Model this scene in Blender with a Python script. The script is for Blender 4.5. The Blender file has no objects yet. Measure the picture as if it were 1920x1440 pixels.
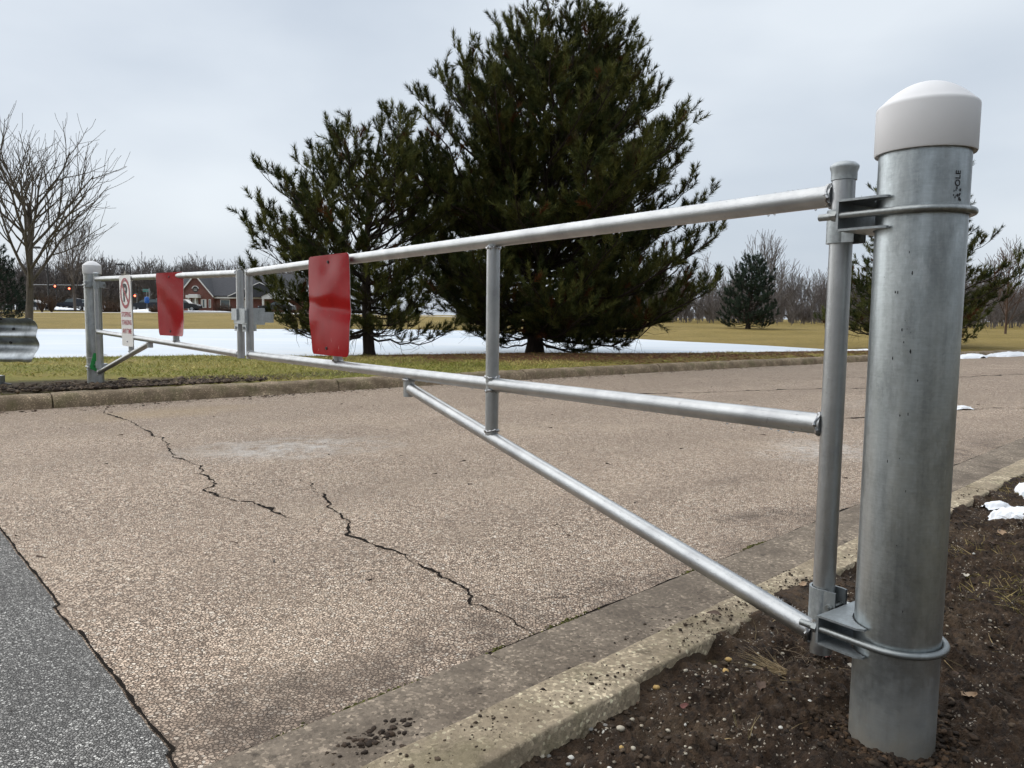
import bpy, math, random
import numpy as np
from mathutils import Matrix, Vector

random.seed(7); RNG = np.random.default_rng(7)
SC = bpy.context.scene
COL = SC.collection
V = lambda *a: np.array(a, float)

# ------------------------------------------------------------------ camera
EYE = V(0, 0, 0.894); FPX = 1440.0
PITCH, ROLL = 0.0890, 0.01195
FW = V(0, math.cos(PITCH), -math.sin(PITCH)); _r = V(1, 0, 0); _u = np.cross(_r, FW)
RT = math.cos(ROLL) * _r + math.sin(ROLL) * _u
UP = -math.sin(ROLL) * _r + math.cos(ROLL) * _u
cd = bpy.data.cameras.new('camera'); cam = bpy.data.objects.new('camera', cd); COL.objects.link(cam)
cd.lens = 27.0; cd.sensor_width = 36.0; cd.clip_start = 0.05; cd.clip_end = 3000
cam.matrix_world = Matrix(((RT[0], UP[0], -FW[0], EYE[0]), (RT[1], UP[1], -FW[1], EYE[1]), (RT[2], UP[2], -FW[2], EYE[2]), (0, 0, 0, 1)))
SC.camera = cam
SC.render.resolution_x, SC.render.resolution_y = 1024, 768

# ------------------------------------------------------------------ sky, sun, exposure
W = bpy.data.worlds.new('World'); SC.world = W; W.use_nodes = True
nt = W.node_tree; nt.nodes.clear()
wo = nt.nodes.new('ShaderNodeOutputWorld'); bg = nt.nodes.new('ShaderNodeBackground')
sky = nt.nodes.new('ShaderNodeTexSky'); sky.sky_type = 'NISHITA'; sky.sun_disc = False
SUN_EL, SUN_AZ = math.radians(48), math.radians(-62)      # azimuth from +Y towards +X
sky.sun_elevation = SUN_EL; sky.sun_rotation = SUN_AZ; sky.dust_density = 3.0
tc = nt.nodes.new('ShaderNodeTexCoord'); mp = nt.nodes.new('ShaderNodeMapping'); mp.inputs['Scale'].default_value = (1.3, 1.3, 3.2)
mp.inputs['Location'].default_value = (0.35, 0.2, 0.55)
nz = nt.nodes.new('ShaderNodeTexNoise'); nz.inputs['Scale'].default_value = 1.7; nz.inputs['Detail'].default_value = 6; nz.inputs['Roughness'].default_value = 0.42
rp = nt.nodes.new('ShaderNodeValToRGB')
rp.color_ramp.elements[0].position = 0.34; rp.color_ramp.elements[0].color = (2.85, 3.2, 3.65, 1)
rp.color_ramp.elements[1].position = 0.66; rp.color_ramp.elements[1].color = (4.05, 4.35, 4.65, 1)
mx = nt.nodes.new('ShaderNodeMixRGB'); mx.inputs['Fac'].default_value = 0.93
nt.links.new(tc.outputs['Generated'], mp.inputs['Vector']); nt.links.new(mp.outputs['Vector'], nz.inputs['Vector'])
nt.links.new(nz.outputs['Fac'], rp.inputs['Fac']); nt.links.new(sky.outputs['Color'], mx.inputs['Color1']); nt.links.new(rp.outputs['Color'], mx.inputs['Color2'])
nt.links.new(mx.outputs['Color'], bg.inputs['Color']); bg.inputs['Strength'].default_value = 0.1
nt.links.new(bg.outputs['Background'], wo.inputs['Surface'])
sl = bpy.data.lights.new('sun', 'SUN'); sl.energy = 1.5; sl.angle = math.radians(110); sl.color = (1.0, 0.97, 0.93)
so = bpy.data.objects.new('sun', sl); COL.objects.link(so)
sd = Vector((math.cos(SUN_EL) * math.sin(SUN_AZ), math.cos(SUN_EL) * math.cos(SUN_AZ), math.sin(SUN_EL)))
so.rotation_euler = sd.to_track_quat('Z', 'Y').to_euler()
SC.view_settings.view_transform = 'Standard'; SC.view_settings.look = 'None'
SC.view_settings.exposure = 1.0; SC.view_settings.gamma = 1.0
SC.render.engine = 'CYCLES'
SC.cycles.use_adaptive_sampling = True; SC.cycles.adaptive_threshold = 0.02
SC.cycles.max_bounces = 6; SC.cycles.diffuse_bounces = 3; SC.cycles.glossy_bounces = 3; SC.cycles.transmission_bounces = 4; SC.cycles.caustics_reflective = False; SC.cycles.caustics_refractive = False

def at(px, py, depth):            # photograph pixel (1920 wide) at distance along +Y -> place in the world
    d = FW + (px - 960) / FPX * RT - (py - 720) / FPX * UP
    return d * (depth / d[1]) + EYE
def on(px, py, z):                # photograph pixel -> place on the level z
    d = FW + (px - 960) / FPX * RT - (py - 720) / FPX * UP
    return d * ((z - EYE[2]) / d[2]) + EYE

# ------------------------------------------------------------------ object helpers
ORG = {}
def link(o, parent=None, org=None):
    COL.objects.link(o)
    if parent is not None:
        o.parent = parent; ORG[o.name] = ORG[parent.name]
    else:
        ORG[o.name] = V(*(org if org is not None else (0, 0, 0))); o.location = ORG[o.name]
    return o
def tag(o, label=None, cat=None, group=None, kind=None):
    for k, v in (('label', label), ('category', cat), ('group', group), ('kind', kind)):
        if v: o[k] = v
    return o
def thing(name, label, cat, base, group=None):
    o = bpy.data.objects.new(name, None); o.empty_display_size = 0.1
    link(o, None, base); return tag(o, label, cat, group)

class MB:
    def __init__(s): s.v = []; s.f = []; s.n = 0
    def add(s, vs, fs):
        vs = np.asarray(vs, float); s.v.append(vs); s.f += [[i + s.n for i in f] for f in fs]; s.n += len(vs); return s
    def box(s, c, size, ax=None):
        h = np.array(size) / 2; A = np.eye(3) if ax is None else np.array(ax)
        q = np.array([[x, y, z] for x in (-1, 1) for y in (-1, 1) for z in (-1, 1)]) * h
        return s.add(np.array(c) + q @ A, [[0, 1, 3, 2], [4, 6, 7, 5], [0, 4, 5, 1], [2, 3, 7, 6], [0, 2, 6, 4], [1, 5, 7, 3]])
    def tube(s, pts, rad, sides=16, cap=True):
        pts = np.asarray(pts, float); n = len(pts); rad = np.full(n, rad) if np.isscalar(rad) else np.asarray(rad, float)
        t = np.gradient(pts, axis=0); t /= np.linalg.norm(t, axis=1)[:, None] + 1e-12
        a = V(0, 0, 1) if abs(t[0][2]) < 0.8 else V(1, 0, 0)
        x = np.cross(np.broadcast_to(a, t.shape), t); x /= np.linalg.norm(x, axis=1)[:, None] + 1e-9; y = np.cross(t, x)
        an = np.arange(sides) * 2 * math.pi / sides
        ring = pts[:, None] + rad[:, None, None] * (np.cos(an)[None, :, None] * x[:, None] + np.sin(an)[None, :, None] * y[:, None])
        fs = [[i * sides + j, i * sides + (j + 1) % sides, (i + 1) * sides + (j + 1) % sides, (i + 1) * sides + j] for i in range(n - 1) for j in range(sides)]
        if cap: fs += [list(range(sides))[::-1], [(n - 1) * sides + j for j in range(sides)]]
        return s.add(ring.reshape(-1, 3), fs)
    def lathe(s, c, prof, sides=48):
        an = np.arange(sides) * 2 * math.pi / sides
        vs = [[c[0] + r * math.cos(a), c[1] + r * math.sin(a), c[2] + z] for r, z in prof for a in an]; n = len(prof)
        fs = [[i * sides + j, i * sides + (j + 1) % sides, (i + 1) * sides + (j + 1) % sides, (i + 1) * sides + j] for i in range(n - 1) for j in range(sides)]
        fs += [list(range(sides))[::-1], [(n - 1) * sides + j for j in range(sides)]]
        return s.add(vs, fs)
    def prism(s, poly, a, b):        # poly: list of 3D points; extruded by vector from offset a to b
        P = np.asarray(poly, float); n = len(P); a = np.array(a); b = np.array(b)
        return s.add(np.vstack([P + a, P + b]), [list(range(n))[::-1], list(range(n, 2 * n))] + [[i, (i + 1) % n, n + (i + 1) % n, n + i] for i in range(n)])
    def grid(s, P):                  # P: (m,n,3)
        m, n = P.shape[:2]
        return s.add(P.reshape(-1, 3), [[i * n + j, (i + 1) * n + j, (i + 1) * n + j + 1, i * n + j + 1] for i in range(m - 1) for j in range(n - 1)])
    def build(s, name, mat, parent=None, org=None, smooth=True, ang=40):
        vs = np.vstack(s.v)
        o = ORG[parent.name] if parent is not None else V(*(org if org is not None else (0, 0, 0)))
        me = bpy.data.meshes.new(name); me.from_pydata((vs - o).tolist(), [], s.f)
        me.materials.append(mat)
        if smooth:
            me.polygons.foreach_set('use_smooth', [True] * len(me.polygons)); me.set_sharp_from_angle(angle=math.radians(ang))
        ob = bpy.data.objects.new(name, me); return link(ob, parent, o)

def fast_mesh(name, vs, tris, mat, parent=None, org=None, col=None, smooth=False):
    o = ORG[parent.name] if parent is not None else V(*(org if org is not None else (0, 0, 0)))
    me = bpy.data.meshes.new(name); nv, nf = len(vs), len(tris); k = tris.shape[1]
    me.vertices.add(nv); me.vertices.foreach_set('co', (vs - o).astype(np.float32).ravel())
    me.loops.add(nf * k); me.loops.foreach_set('vertex_index', tris.astype(np.int32).ravel())
    me.polygons.add(nf); me.polygons.foreach_set('loop_start', np.arange(0, nf * k, k, dtype=np.int32))
    if col is not None:
        a = me.attributes.new('tint', 'FLOAT_COLOR', 'POINT')
        a.data.foreach_set('color', np.hstack([col, np.ones((nv, 1))]).astype(np.float32).ravel())
    me.update(calc_edges=True)
    if smooth: me.polygons.foreach_set('use_smooth', [True] * nf)
    me.materials.append(mat)
    return link(bpy.data.objects.new(name, me), parent, o)

def copy_tree(o, loc, parent=None):
    c = o.copy(); COL.objects.link(c)
    if parent is None: c.location = loc; ORG[c.name] = V(*loc)
    else: c.parent = parent; ORG[c.name] = ORG[parent.name]
    for ch in list(o.children): copy_tree(ch, None, c)
    return c

# value noise
def _h(ix, iy, iz, s):
    n = (ix * 374761393 + iy * 668265263 + iz * 2147483647 + s * 1274126177) & 0xffffffff
    n = ((n ^ (n >> 13)) * 1274126177) & 0xffffffff
    return ((n ^ (n >> 16)) & 0xffff) / 65535.0
def vnoise(x, y, s=0):
    x = np.asarray(x, float); y = np.asarray(y, float)
    ix = np.floor(x).astype(np.int64); iy = np.floor(y).astype(np.int64); fx = x - ix; fy = y - iy
    fx = fx * fx * (3 - 2 * fx); fy = fy * fy * (3 - 2 * fy); z = np.zeros_like(ix)
    a = _h(ix, iy, z, s); b = _h(ix + 1, iy, z, s); c = _h(ix, iy + 1, z, s); d = _h(ix + 1, iy + 1, z, s)
    return (a * (1 - fx) + b * fx) * (1 - fy) + (c * (1 - fx) + d * fx) * fy - 0.5
def fbm(x, y, oct=4, s=0, rough=0.5):
    t = 0; a = 1.0
    for k in range(oct):
        t = t + a * vnoise(x * 2 ** k + 17.3 * k, y * 2 ** k - 9.1 * k, s + k); a *= rough
    return t

# ------------------------------------------------------------------ materials
class NT:
    def __init__(s, name):
        s.m = bpy.data.materials.new(name); s.m.use_nodes = True; s.t = s.m.node_tree; s.t.nodes.clear()
        s.out = s.t.nodes.new('ShaderNodeOutputMaterial'); s.b = s.t.nodes.new('ShaderNodeBsdfPrincipled')
        s.t.links.new(s.b.outputs[0], s.out.inputs['Surface']); s._c = None
    def co(s):
        if s._c is None: s._c = s.t.nodes.new('ShaderNodeTexCoord').outputs['Object']
        return s._c
    def set(s, node, k, v):
        if hasattr(v, 'links') or isinstance(v, bpy.types.NodeSocket): s.t.links.new(v, node.inputs[k])
        else: node.inputs[k].default_value = v
    def n(s, typ, out=0, **kw):
        nd = s.t.nodes.new('ShaderNode' + typ)
        for k, v in kw.items():
            if k in ('operation', 'feature', 'blend_type', 'data_type', 'distance', 'noise_dimensions', 'attribute_name', 'musgrave_type', 'vector_type'): setattr(nd, k, v)
        for k, v in kw.items():
            if k not in ('operation', 'feature', 'blend_type', 'data_type', 'distance', 'noise_dimensions', 'attribute_name', 'vector_type'):
                s.set(nd, int(k[1:]) if k[0] == 'i' and k[1:].isdigit() else k, v)
        return nd.outputs[out]
    def math(s, op, a, b=0.0, clamp=False):
        nd = s.t.nodes.new('ShaderNodeMath'); nd.operation = op; nd.use_clamp = clamp; s.set(nd, 0, a); s.set(nd, 1, b); return nd.outputs[0]
    def noise(s, scale, detail=3, rough=0.5, vec=None, out=0):
        return s.n('TexNoise', out, Vector=vec if vec is not None else s.co(), Scale=scale, Detail=detail, Roughness=rough)
    def map(s, scale=(1, 1, 1), loc=(0, 0, 0), rot=(0, 0, 0)):
        return s.n('Mapping', Vector=s.co(), Scale=scale, Location=loc, Rotation=rot)
    def ramp(s, fac, stops, out=0):
        nd = s.t.nodes.new('ShaderNodeValToRGB'); cr = nd.color_ramp
        while len(cr.elements) < len(stops): cr.elements.new(0.5)
        for e, (p, c) in zip(cr.elements, stops): e.position = p; e.color = (c if len(c) == 4 else (*c, 1)) if not np.isscalar(c) else (c, c, c, 1)
        s.set(nd, 'Fac', fac); return nd.outputs[out]
    def mix(s, fac, a, b, mode='MIX'):
        nd = s.t.nodes.new('ShaderNodeMixRGB'); nd.blend_type = mode
        for k, v in (('Fac', fac), ('Color1', a), ('Color2', b)):
            if isinstance(v, tuple) and len(v) == 3: v = (*v, 1)
            s.set(nd, k, v)
        return nd.outputs[0]
    def bump(s, h, strength=0.3, dist=0.01, normal=None):
        nd = s.t.nodes.new('ShaderNodeBump'); s.set(nd, 'Height', h); nd.inputs['Strength'].default_value = strength; nd.inputs['Distance'].default_value = dist
        if normal is not None: s.set(nd, 'Normal', normal)
        return nd.outputs[0]
    def done(s, color=None, rough=0.6, metal=0.0, normal=None, spec=0.5, **kw):
        if color is not None: s.set(s.b, 'Base Color', (*color, 1) if isinstance(color, tuple) and len(color) == 3 else color)
        s.set(s.b, 'Roughness', rough); s.set(s.b, 'Metallic', metal); s.set(s.b, 'Specular IOR Level', spec)
        if normal is not None: s.set(s.b, 'Normal', normal)
        for k, v in kw.items(): s.set(s.b, k.replace('_', ' '), v)
        return s.m

def plain(name, c, rough=0.6, metal=0.0, var=0.12, scale=8.0, spec=0.5):
    g = NT(name); f = g.noise(scale, 4)
    col = g.mix(f, tuple(x * (1 - var) for x in c), tuple(min(1, x * (1 + var)) for x in c))
    return g.done(col, rough, metal, spec=spec)

def mask_ellipse(g, cx, cy, rx, ry, rot=0.0, soft=0.6, noise=None):
    v = g.n('Mapping', Vector=g.co(), Location=(-cx, -cy, 0)); v = g.n('Mapping', Vector=v, Rotation=(0, 0, -rot)); v = g.n('Mapping', Vector=v, Scale=(1 / rx, 1 / ry, 0))
    d = g.n('VectorMath', 1, operation='LENGTH', i0=v)
    if noise is not None: d = g.math('ADD', d, g.math('MULTIPLY', g.math('SUBTRACT', noise, 0.5), 1.1))
    return g.ramp(d, [(1 - soft, 1.0), (1.0, 0.0)])

def m_road():
    g = NT('weathered_exposed_aggregate_asphalt')
    wob = g.n('VectorMath', operation='ADD', i0=g.co(), i1=g.n('VectorMath', operation='SCALE', i0=g.noise(130, 3, 0.6, out=1), Scale=0.009))
    v1 = g.t.nodes.new('ShaderNodeTexVoronoi'); v1.inputs['Scale'].default_value = 98; g.t.links.new(wob, v1.inputs['Vector'])
    ve = g.n('TexVoronoi', feature='DISTANCE_TO_EDGE', Vector=wob, Scale=98.0)
    rnd = g.n('SeparateColor', 0, Color=v1.outputs['Color']); rnd2 = g.n('SeparateColor', 1, Color=v1.outputs['Color'])
    stone = g.ramp(rnd, [(0.0, (0.26, 0.19, 0.145)), (0.2, (0.52, 0.405, 0.31)), (0.5, (0.76, 0.605, 0.475)), (0.82, (0.88, 0.735, 0.59)), (1.0, (0.95, 0.88, 0.77))])
    stone = g.mix(g.math('MULTIPLY', rnd2, 0.35), stone, (0.72, 0.53, 0.405))
    # stones sit at different heights: low ones are drowned in binder
    thr = g.math('ADD', g.math('MULTIPLY', g.n('SeparateColor', 2, Color=v1.outputs['Color']), 0.10), 0.0)
    edge = g.math('MULTIPLY', g.math('SUBTRACT', ve, thr), 12.0, True)
    col = g.mix(edge, (0.15, 0.112, 0.086), stone)
    col = g.mix(g.ramp(g.noise(75, 3, 0.7), [(0.33, 0.5), (0.46, 0.0)]), col, (0.14, 0.105, 0.08))
    grain = g.noise(34, 6, 0.78, g.map((1, 1, 1), (8, 2, 0)))
    col = g.mix(1.0, col, g.ramp(grain, [(0.30, (0.50, 0.49, 0.47)), (0.5, (1.0, 0.99, 0.97)), (0.70, (1.18, 1.16, 1.12))]), 'MULTIPLY')
    big = g.noise(0.55, 5, 0.6); mid = g.noise(3.1, 5, 0.65)
    col = g.mix(g.ramp(big, [(0.36, 0.22), (0.60, 0.0)]), col, (0.34, 0.27, 0.21))
    col = g.mix(g.ramp(mid, [(0.30, 0.30), (0.50, 0.0)]), col, (0.33, 0.25, 0.185))
    col = g.mix(g.ramp(g.noise(1.3, 4, 0.6, g.map((1, 1, 1), (5, 3, 0))), [(0.52, 0.0), (0.72, 0.35)]), col, (0.60, 0.48, 0.36))
    n2 = g.noise(2.6, 5, 0.65, g.map((1, 1, 1), (2, 9, 0)))
    # worn, paler wheel paths along the drive and rain-washed streaks
    tr = g.n('SeparateXYZ', 1, Vector=g.map((1, 1, 1), (0, 0, 0), (0, 0, -0.67)))
    wp = g.noise(0.75, 3, 0.5, g.n('CombineXYZ', X=0.0, Y=tr, Z=0.0))
    col = g.mix(g.ramp(g.math('ADD', wp, g.math('MULTIPLY', g.math('SUBTRACT', mid, 0.5), 0.35)), [(0.40, 0.30), (0.56, 0.0)]), col, (0.36, 0.28, 0.215))
    n4 = g.noise(6.5, 6, 0.72, g.map((1, 1, 1), (1, 4, 0)))
    for cx, cy, rx, ry, rot, a in ((-1.6, 5.45, 0.9, 0.55, 0.5, 0.75), (2.35, 5.7, 0.75, 0.5, 0.7, 0.7), (4.6, 9.0, 1.2, 0.5, 0.7, 0.4)):
        mk = g.math('MULTIPLY', mask_ellipse(g, cx, cy, rx, ry, rot, 0.8, n2), g.ramp(n4, [(0.40, 0.0), (0.62, 1.0)]))
        col = g.mix(g.math('MULTIPLY', mk, a), col, (0.74, 0.71, 0.67))
    for cx, cy, rx, ry, rot, a in ((-0.10, 2.12, 1.9, 0.42, 0.77, 0.85), (1.5, 3.6, 1.5, 0.45, 0.77, 0.8), (-0.62, 1.72, 0.7, 0.28, 0.77, 0.6), (2.9, 4.9, 1.2, 0.40, 0.77, 0.7), (1.30, 3.80, 0.36, 0.17, 0.5, 1.0), (1.35, 4.6, 0.35, 0.14, 0.5, 0.55), (3.6, 5.9, 1.5, 0.45, 0.7, 0.6), (-0.9, 1.75, 0.5, 0.3, 0.7, 0.5)):
        col = g.mix(g.math('MULTIPLY', mask_ellipse(g, cx, cy, rx, ry, rot, 0.8, n2), g.math('MULTIPLY', g.ramp(n4, [(0.36, 1.0), (0.60, 0.25)]), a)), col, (0.115, 0.088, 0.069))
    col = g.mix(g.math('MULTIPLY', mask_ellipse(g, -3.2, 7.2, 1.1, 0.5, 0.7, 0.9, n2), 0.4), col, (0.50, 0.36, 0.19))
    h = g.math('ADD', g.math('MULTIPLY', edge, 0.7), g.math('MULTIPLY', rnd2, 0.6))
    return g.done(col, 0.82, 0, g.bump(h, 1.0, 0.007), spec=0.25)

def m_asphalt():
    g = NT('new_grey_asphalt')
    wob = g.n('VectorMath', operation='ADD', i0=g.co(), i1=g.n('VectorMath', operation='SCALE', i0=g.noise(160, 2, out=1), Scale=0.006))
    v1 = g.t.nodes.new('ShaderNodeTexVoronoi'); v1.inputs['Scale'].default_value = 150; g.t.links.new(wob, v1.inputs['Vector'])
    rnd = g.n('SeparateColor', 0, Color=v1.outputs['Color']); r2 = g.n('SeparateColor', 1, Color=v1.outputs['Color'])
    ve = g.n('TexVoronoi', feature='DISTANCE_TO_EDGE', Vector=wob, Scale=150.0)
    col = g.ramp(rnd, [(0.0, (0.13, 0.126, 0.12)), (0.40, (0.28, 0.27, 0.255)), (0.78, (0.43, 0.415, 0.39)), (1.0, (0.80, 0.78, 0.73))])
    col = g.mix(g.ramp(ve, [(0.0, 0.0), (0.14, 1.0)]), (0.065, 0.063, 0.060), col)
    col = g.mix(g.ramp(g.noise(2.2, 5, 0.65), [(0.3, 0.4), (0.55, 0.0)]), col, (0.15, 0.145, 0.138))
    col = g.mix(g.ramp(g.noise(1.2, 4), [(0.5, 0.0), (0.75, 0.3)]), col, (0.25, 0.24, 0.225))
    h = g.math('ADD', g.ramp(ve, [(0.0, 0.0), (0.2, 1.0)]), r2)
    return g.done(col, 0.8, 0, g.bump(h, 1.0, 0.005), spec=0.25)

def m_concrete(name, tone, stain, moss=0.0):
    g = NT(name)
    v = g.t.nodes.new('ShaderNodeTexVoronoi'); v.inputs['Scale'].default_value = 120; g.t.links.new(g.co(), v.inputs['Vector'])
    rnd = g.n('SeparateColor', 0, Color=v.outputs['Color'])
    col = g.ramp(rnd, [(0.0, tuple(x * 0.50 for x in tone)), (0.35, tuple(x * 0.92 for x in tone)), (0.80, tuple(x * 1.08 for x in tone)), (0.9, tuple(min(.85, x * 1.8) for x in tone)), (1.0, tuple(min(.85, x * 2.2) for x in tone))])
    col = g.mix(g.ramp(g.noise(60, 4, 0.6), [(0.3, 0.55), (0.6, 0.0)]), col, tuple(x * 0.66 for x in tone))
    col = g.mix(g.ramp(g.noise(4.2, 6, 0.68), [(0.36, 0.85), (0.62, 0.0)]), col, stain)
    col = g.mix(g.ramp(g.noise(14, 5, 0.7, g.map((1, 1, 1), (7, 1, 3))), [(0.30, 0.9), (0.43, 0.0)]), col, tuple(x * 0.6 for x in stain))
    if moss: col = g.mix(g.math('MULTIPLY', g.ramp(g.noise(5.5, 5, 0.6, g.map((1, 1, 1), (3, 3, 8))), [(0.5, 0.0), (0.62, 1.0)]), moss), col, (0.11, 0.115, 0.035))
    h = g.math('ADD', g.noise(220, 3, 0.6), g.math('MULTIPLY', g.noise(28, 4, 0.6), 1.2))
    return g.done(col, 0.85, 0, g.bump(h, 0.55, 0.006), spec=0.3)

def m_galv(name, base, rough, streak=0.5, spangle=30, dirt=0.0, metal=1.0):
    g = NT(name)
    n1 = g.noise(7, 6, 0.62, g.map((1, 1, 0.5))); n2 = g.noise(34, 4, 0.6, g.map((1, 1, 0.06))); n3 = g.noise(55, 5, 0.7)
    v = g.t.nodes.new('ShaderNodeTexVoronoi'); v.inputs['Scale'].default_value = spangle; g.t.links.new(g.co(), v.inputs['Vector'])
    sp = g.n('SeparateColor', 0, Color=v.outputs['Color'])
    f = g.math('ADD', g.math('MULTIPLY', n1, 0.55), g.math('ADD', g.math('MULTIPLY', n2, streak * 0.5), g.math('MULTIPLY', sp, 0.05)))
    col = g.ramp(f, [(0.30, tuple(x * 0.50 for x in base)), (0.5, base), (0.70, tuple(min(1, x * 1.30) for x in base))])
    col = g.mix(g.ramp(g.noise(26, 6, 0.75, g.map((1, 1, 0.35), (4, 4, 1))), [(0.25, 0.6), (0.31, 0.0)]), col, (0.13, 0.13, 0.125))
    col = g.mix(g.ramp(g.noise(16, 5, 0.7, g.map((1, 1, 0.4), (9, 2, 5))), [(0.62, 0.0), (0.74, 0.5)]), col, (0.72, 0.75, 0.75))
    if dirt:
        br = g.noise(60, 5, 0.75, g.map((0.5, 0.5, 5.0), (2, 7, 1))); mo = g.noise(10, 6, 0.72, g.map((1, 1, 0.45), (6, 1, 2)))
        col = g.mix(1.0, col, g.ramp(br, [(0.32, 0.91), (0.55, 1.0), (0.75, 1.06)]), 'MULTIPLY')
        col = g.mix(g.ramp(mo, [(0.36, 0.5), (0.50, 0.0)]), col, tuple(x * 0.5 for x in base))
        sc_ = g.noise(48, 6, 0.8, g.map((1, 1, 0.10), (1, 8, 4)))
        col = g.mix(g.ramp(sc_, [(0.66, 0.0), (0.72, 0.7)]), col, (0.80, 0.82, 0.82))
        z = g.n('SeparateXYZ', 2, Vector=g.co())
        low = g.ramp(g.math('ADD', z, g.math('MULTIPLY', g.math('SUBTRACT', g.noise(22, 5, 0.7), 0.5), 0.22)), [(0.0, 1.0), (0.17, 0.0)])
        col = g.mix(g.math('MULTIPLY', low, dirt), col, (0.30, 0.28, 0.235))
        met = g.math('SUBTRACT', metal, g.math('MULTIPLY', low, 0.7 * dirt))
    else: met = 1.0
    ro = g.math('ADD', g.math('MULTIPLY', n3, 0.22), rough - 0.11)
    h = g.math('ADD', g.math('MULTIPLY', n3, 0.5), n1)
    if not dirt: met = metal
    return g.done(col, ro, met, g.bump(h, 0.16, 0.004))

def m_rail():
    g = NT('wet_galvanised_rail')
    n1 = g.noise(11, 5, 0.6); n3 = g.noise(90, 4, 0.7)
    col = g.ramp(n1, [(0.3, (0.34, 0.35, 0.36)), (0.7, (0.47, 0.485, 0.49))])
    col = g.mix(g.ramp(g.noise(40, 5, 0.75), [(0.27, 0.6), (0.36, 0.0)]), col, (0.2, 0.2, 0.2))
    d = g.n('TexVoronoi', feature='SMOOTH_F1', Vector=g.co(), Scale=170.0)
    h = g.math('ADD', g.ramp(d, [(0.0, 1.0), (0.45, 0.0)]), g.math('MULTIPLY', n3, 0.4))
    return g.done(col, g.math('ADD', g.math('MULTIPLY', n3, 0.25), 0.27), 1.0, g.bump(h, 0.07, 0.003))

def m_mud():
    g = NT('wet_dark_mud')
    n1 = g.noise(6, 6, 0.65); n2 = g.noise(45, 5, 0.7); n3 = g.noise(190, 3, 0.6)
    col = g.ramp(n1, [(0.25, (0.022, 0.0135, 0.0085)), (0.5, (0.058, 0.036, 0.022)), (0.72, (0.120, 0.080, 0.050))])
    col = g.mix(g.ramp(n2, [(0.38, 0.85), (0.6, 0.0)]), col, (0.014, 0.009, 0.006))
    col = g.mix(g.ramp(g.noise(3.2, 4, 0.6, g.map((1, 1, 1), (3, 1, 0))), [(0.5, 0.0), (0.75, 0.75)]), col, (0.16, 0.112, 0.07))
    v = g.t.nodes.new('ShaderNodeTexVoronoi'); v.inputs['Scale'].default_value = 240; g.t.links.new(g.co(), v.inputs['Vector'])
    sp = g.n('SeparateColor', 0, Color=v.outputs['Color'])
    spec = g.math('MULTIPLY', g.ramp(sp, [(0.955, 0.0), (0.965, 1.0)]), g.ramp(g.noise(7, 3), [(0.48, 0.0), (0.6, 1.0)]))
    col = g.mix(spec, col, (0.42, 0.37, 0.30))
    h = g.math('ADD', g.math('MULTIPLY', n2, 1.0), g.math('MULTIPLY', n3, 0.5))
    return g.done(col, g.ramp(n2, [(0.3, 0.6), (0.7, 0.95)]), 0, g.bump(h, 1.0, 0.014), spec=0.22)

def m_tint(name, rough=0.6, spec=0.3, trans=0.0):
    g = NT(name); a = g.n('Attribute', attribute_name='tint')
    return g.done(a, rough, 0, spec=spec)

def m_turf(name, a, b, c, scale=1.0):
    g = NT(name)
    n1 = g.noise(0.45 * scale, 5, 0.6); n2 = g.noise(9 * scale, 5, 0.7); n3 = g.noise(60 * scale, 3, 0.7)
    col = g.ramp(n1, [(0.3, a), (0.5, b), (0.68, c)])
    col = g.mix(g.ramp(n2, [(0.3, 0.55), (0.6, 0.0)]), col, tuple(x * 0.45 for x in a))
    col = g.mix(g.ramp(n3, [(0.45, 0.0), (0.75, 0.5)]), col, tuple(min(1, x * 1.5) for x in c))
    return g.done(col, 0.9, 0, g.bump(g.math('ADD', n2, n3), 0.8, 0.03), spec=0.15)

def m_bark(name, a, b, scale=14):
    g = NT(name); n = g.noise(scale, 5, 0.7, g.map((1, 1, 0.25)))
    return g.done(g.ramp(n, [(0.3, a), (0.7, b)]), 0.9, 0, g.bump(n, 0.8, 0.02), spec=0.2)

def m_ice():
    g = NT('frozen_pond_ice')
    n1 = g.noise(0.16, 5, 0.6, g.map((0.5, 1.6, 1))); n2 = g.noise(0.9, 5, 0.6, g.map((0.3, 2.5, 1), (5, 0, 0)))
    col = g.ramp(n1, [(0.35, (0.46, 0.53, 0.60)), (0.6, (0.60, 0.635, 0.67))])
    col = g.mix(g.ramp(n2, [(0.3, 0.6), (0.48, 0.0)]), col, (0.48, 0.58, 0.70))
    return g.done(col, g.ramp(n1, [(0.4, 0.5), (0.6, 0.7)]), 0, g.bump(g.noise(9, 4), 0.1, 0.01), spec=0.08)

def m_brick():
    g = NT('red_brick')
    br = g.t.nodes.new('ShaderNodeTexBrick'); g.t.links.new(g.n('Mapping', Vector=g.co(), Rotation=(math.radians(90), 0, 0)), br.inputs['Vector'])
    br.inputs['Scale'].default_value = 4.0; br.inputs['Color1'].default_value = (0.20, 0.062, 0.045, 1); br.inputs['Color2'].default_value = (0.145, 0.045, 0.035, 1); br.inputs['Mortar'].default_value = (0.25, 0.19, 0.16, 1)
    col = g.mix(g.ramp(g.noise(1.5, 4), [(0.3, 0.35), (0.7, 0.0)]), br.outputs['Color'], (0.10, 0.035, 0.03))
    return g.done(col, 0.85)

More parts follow.
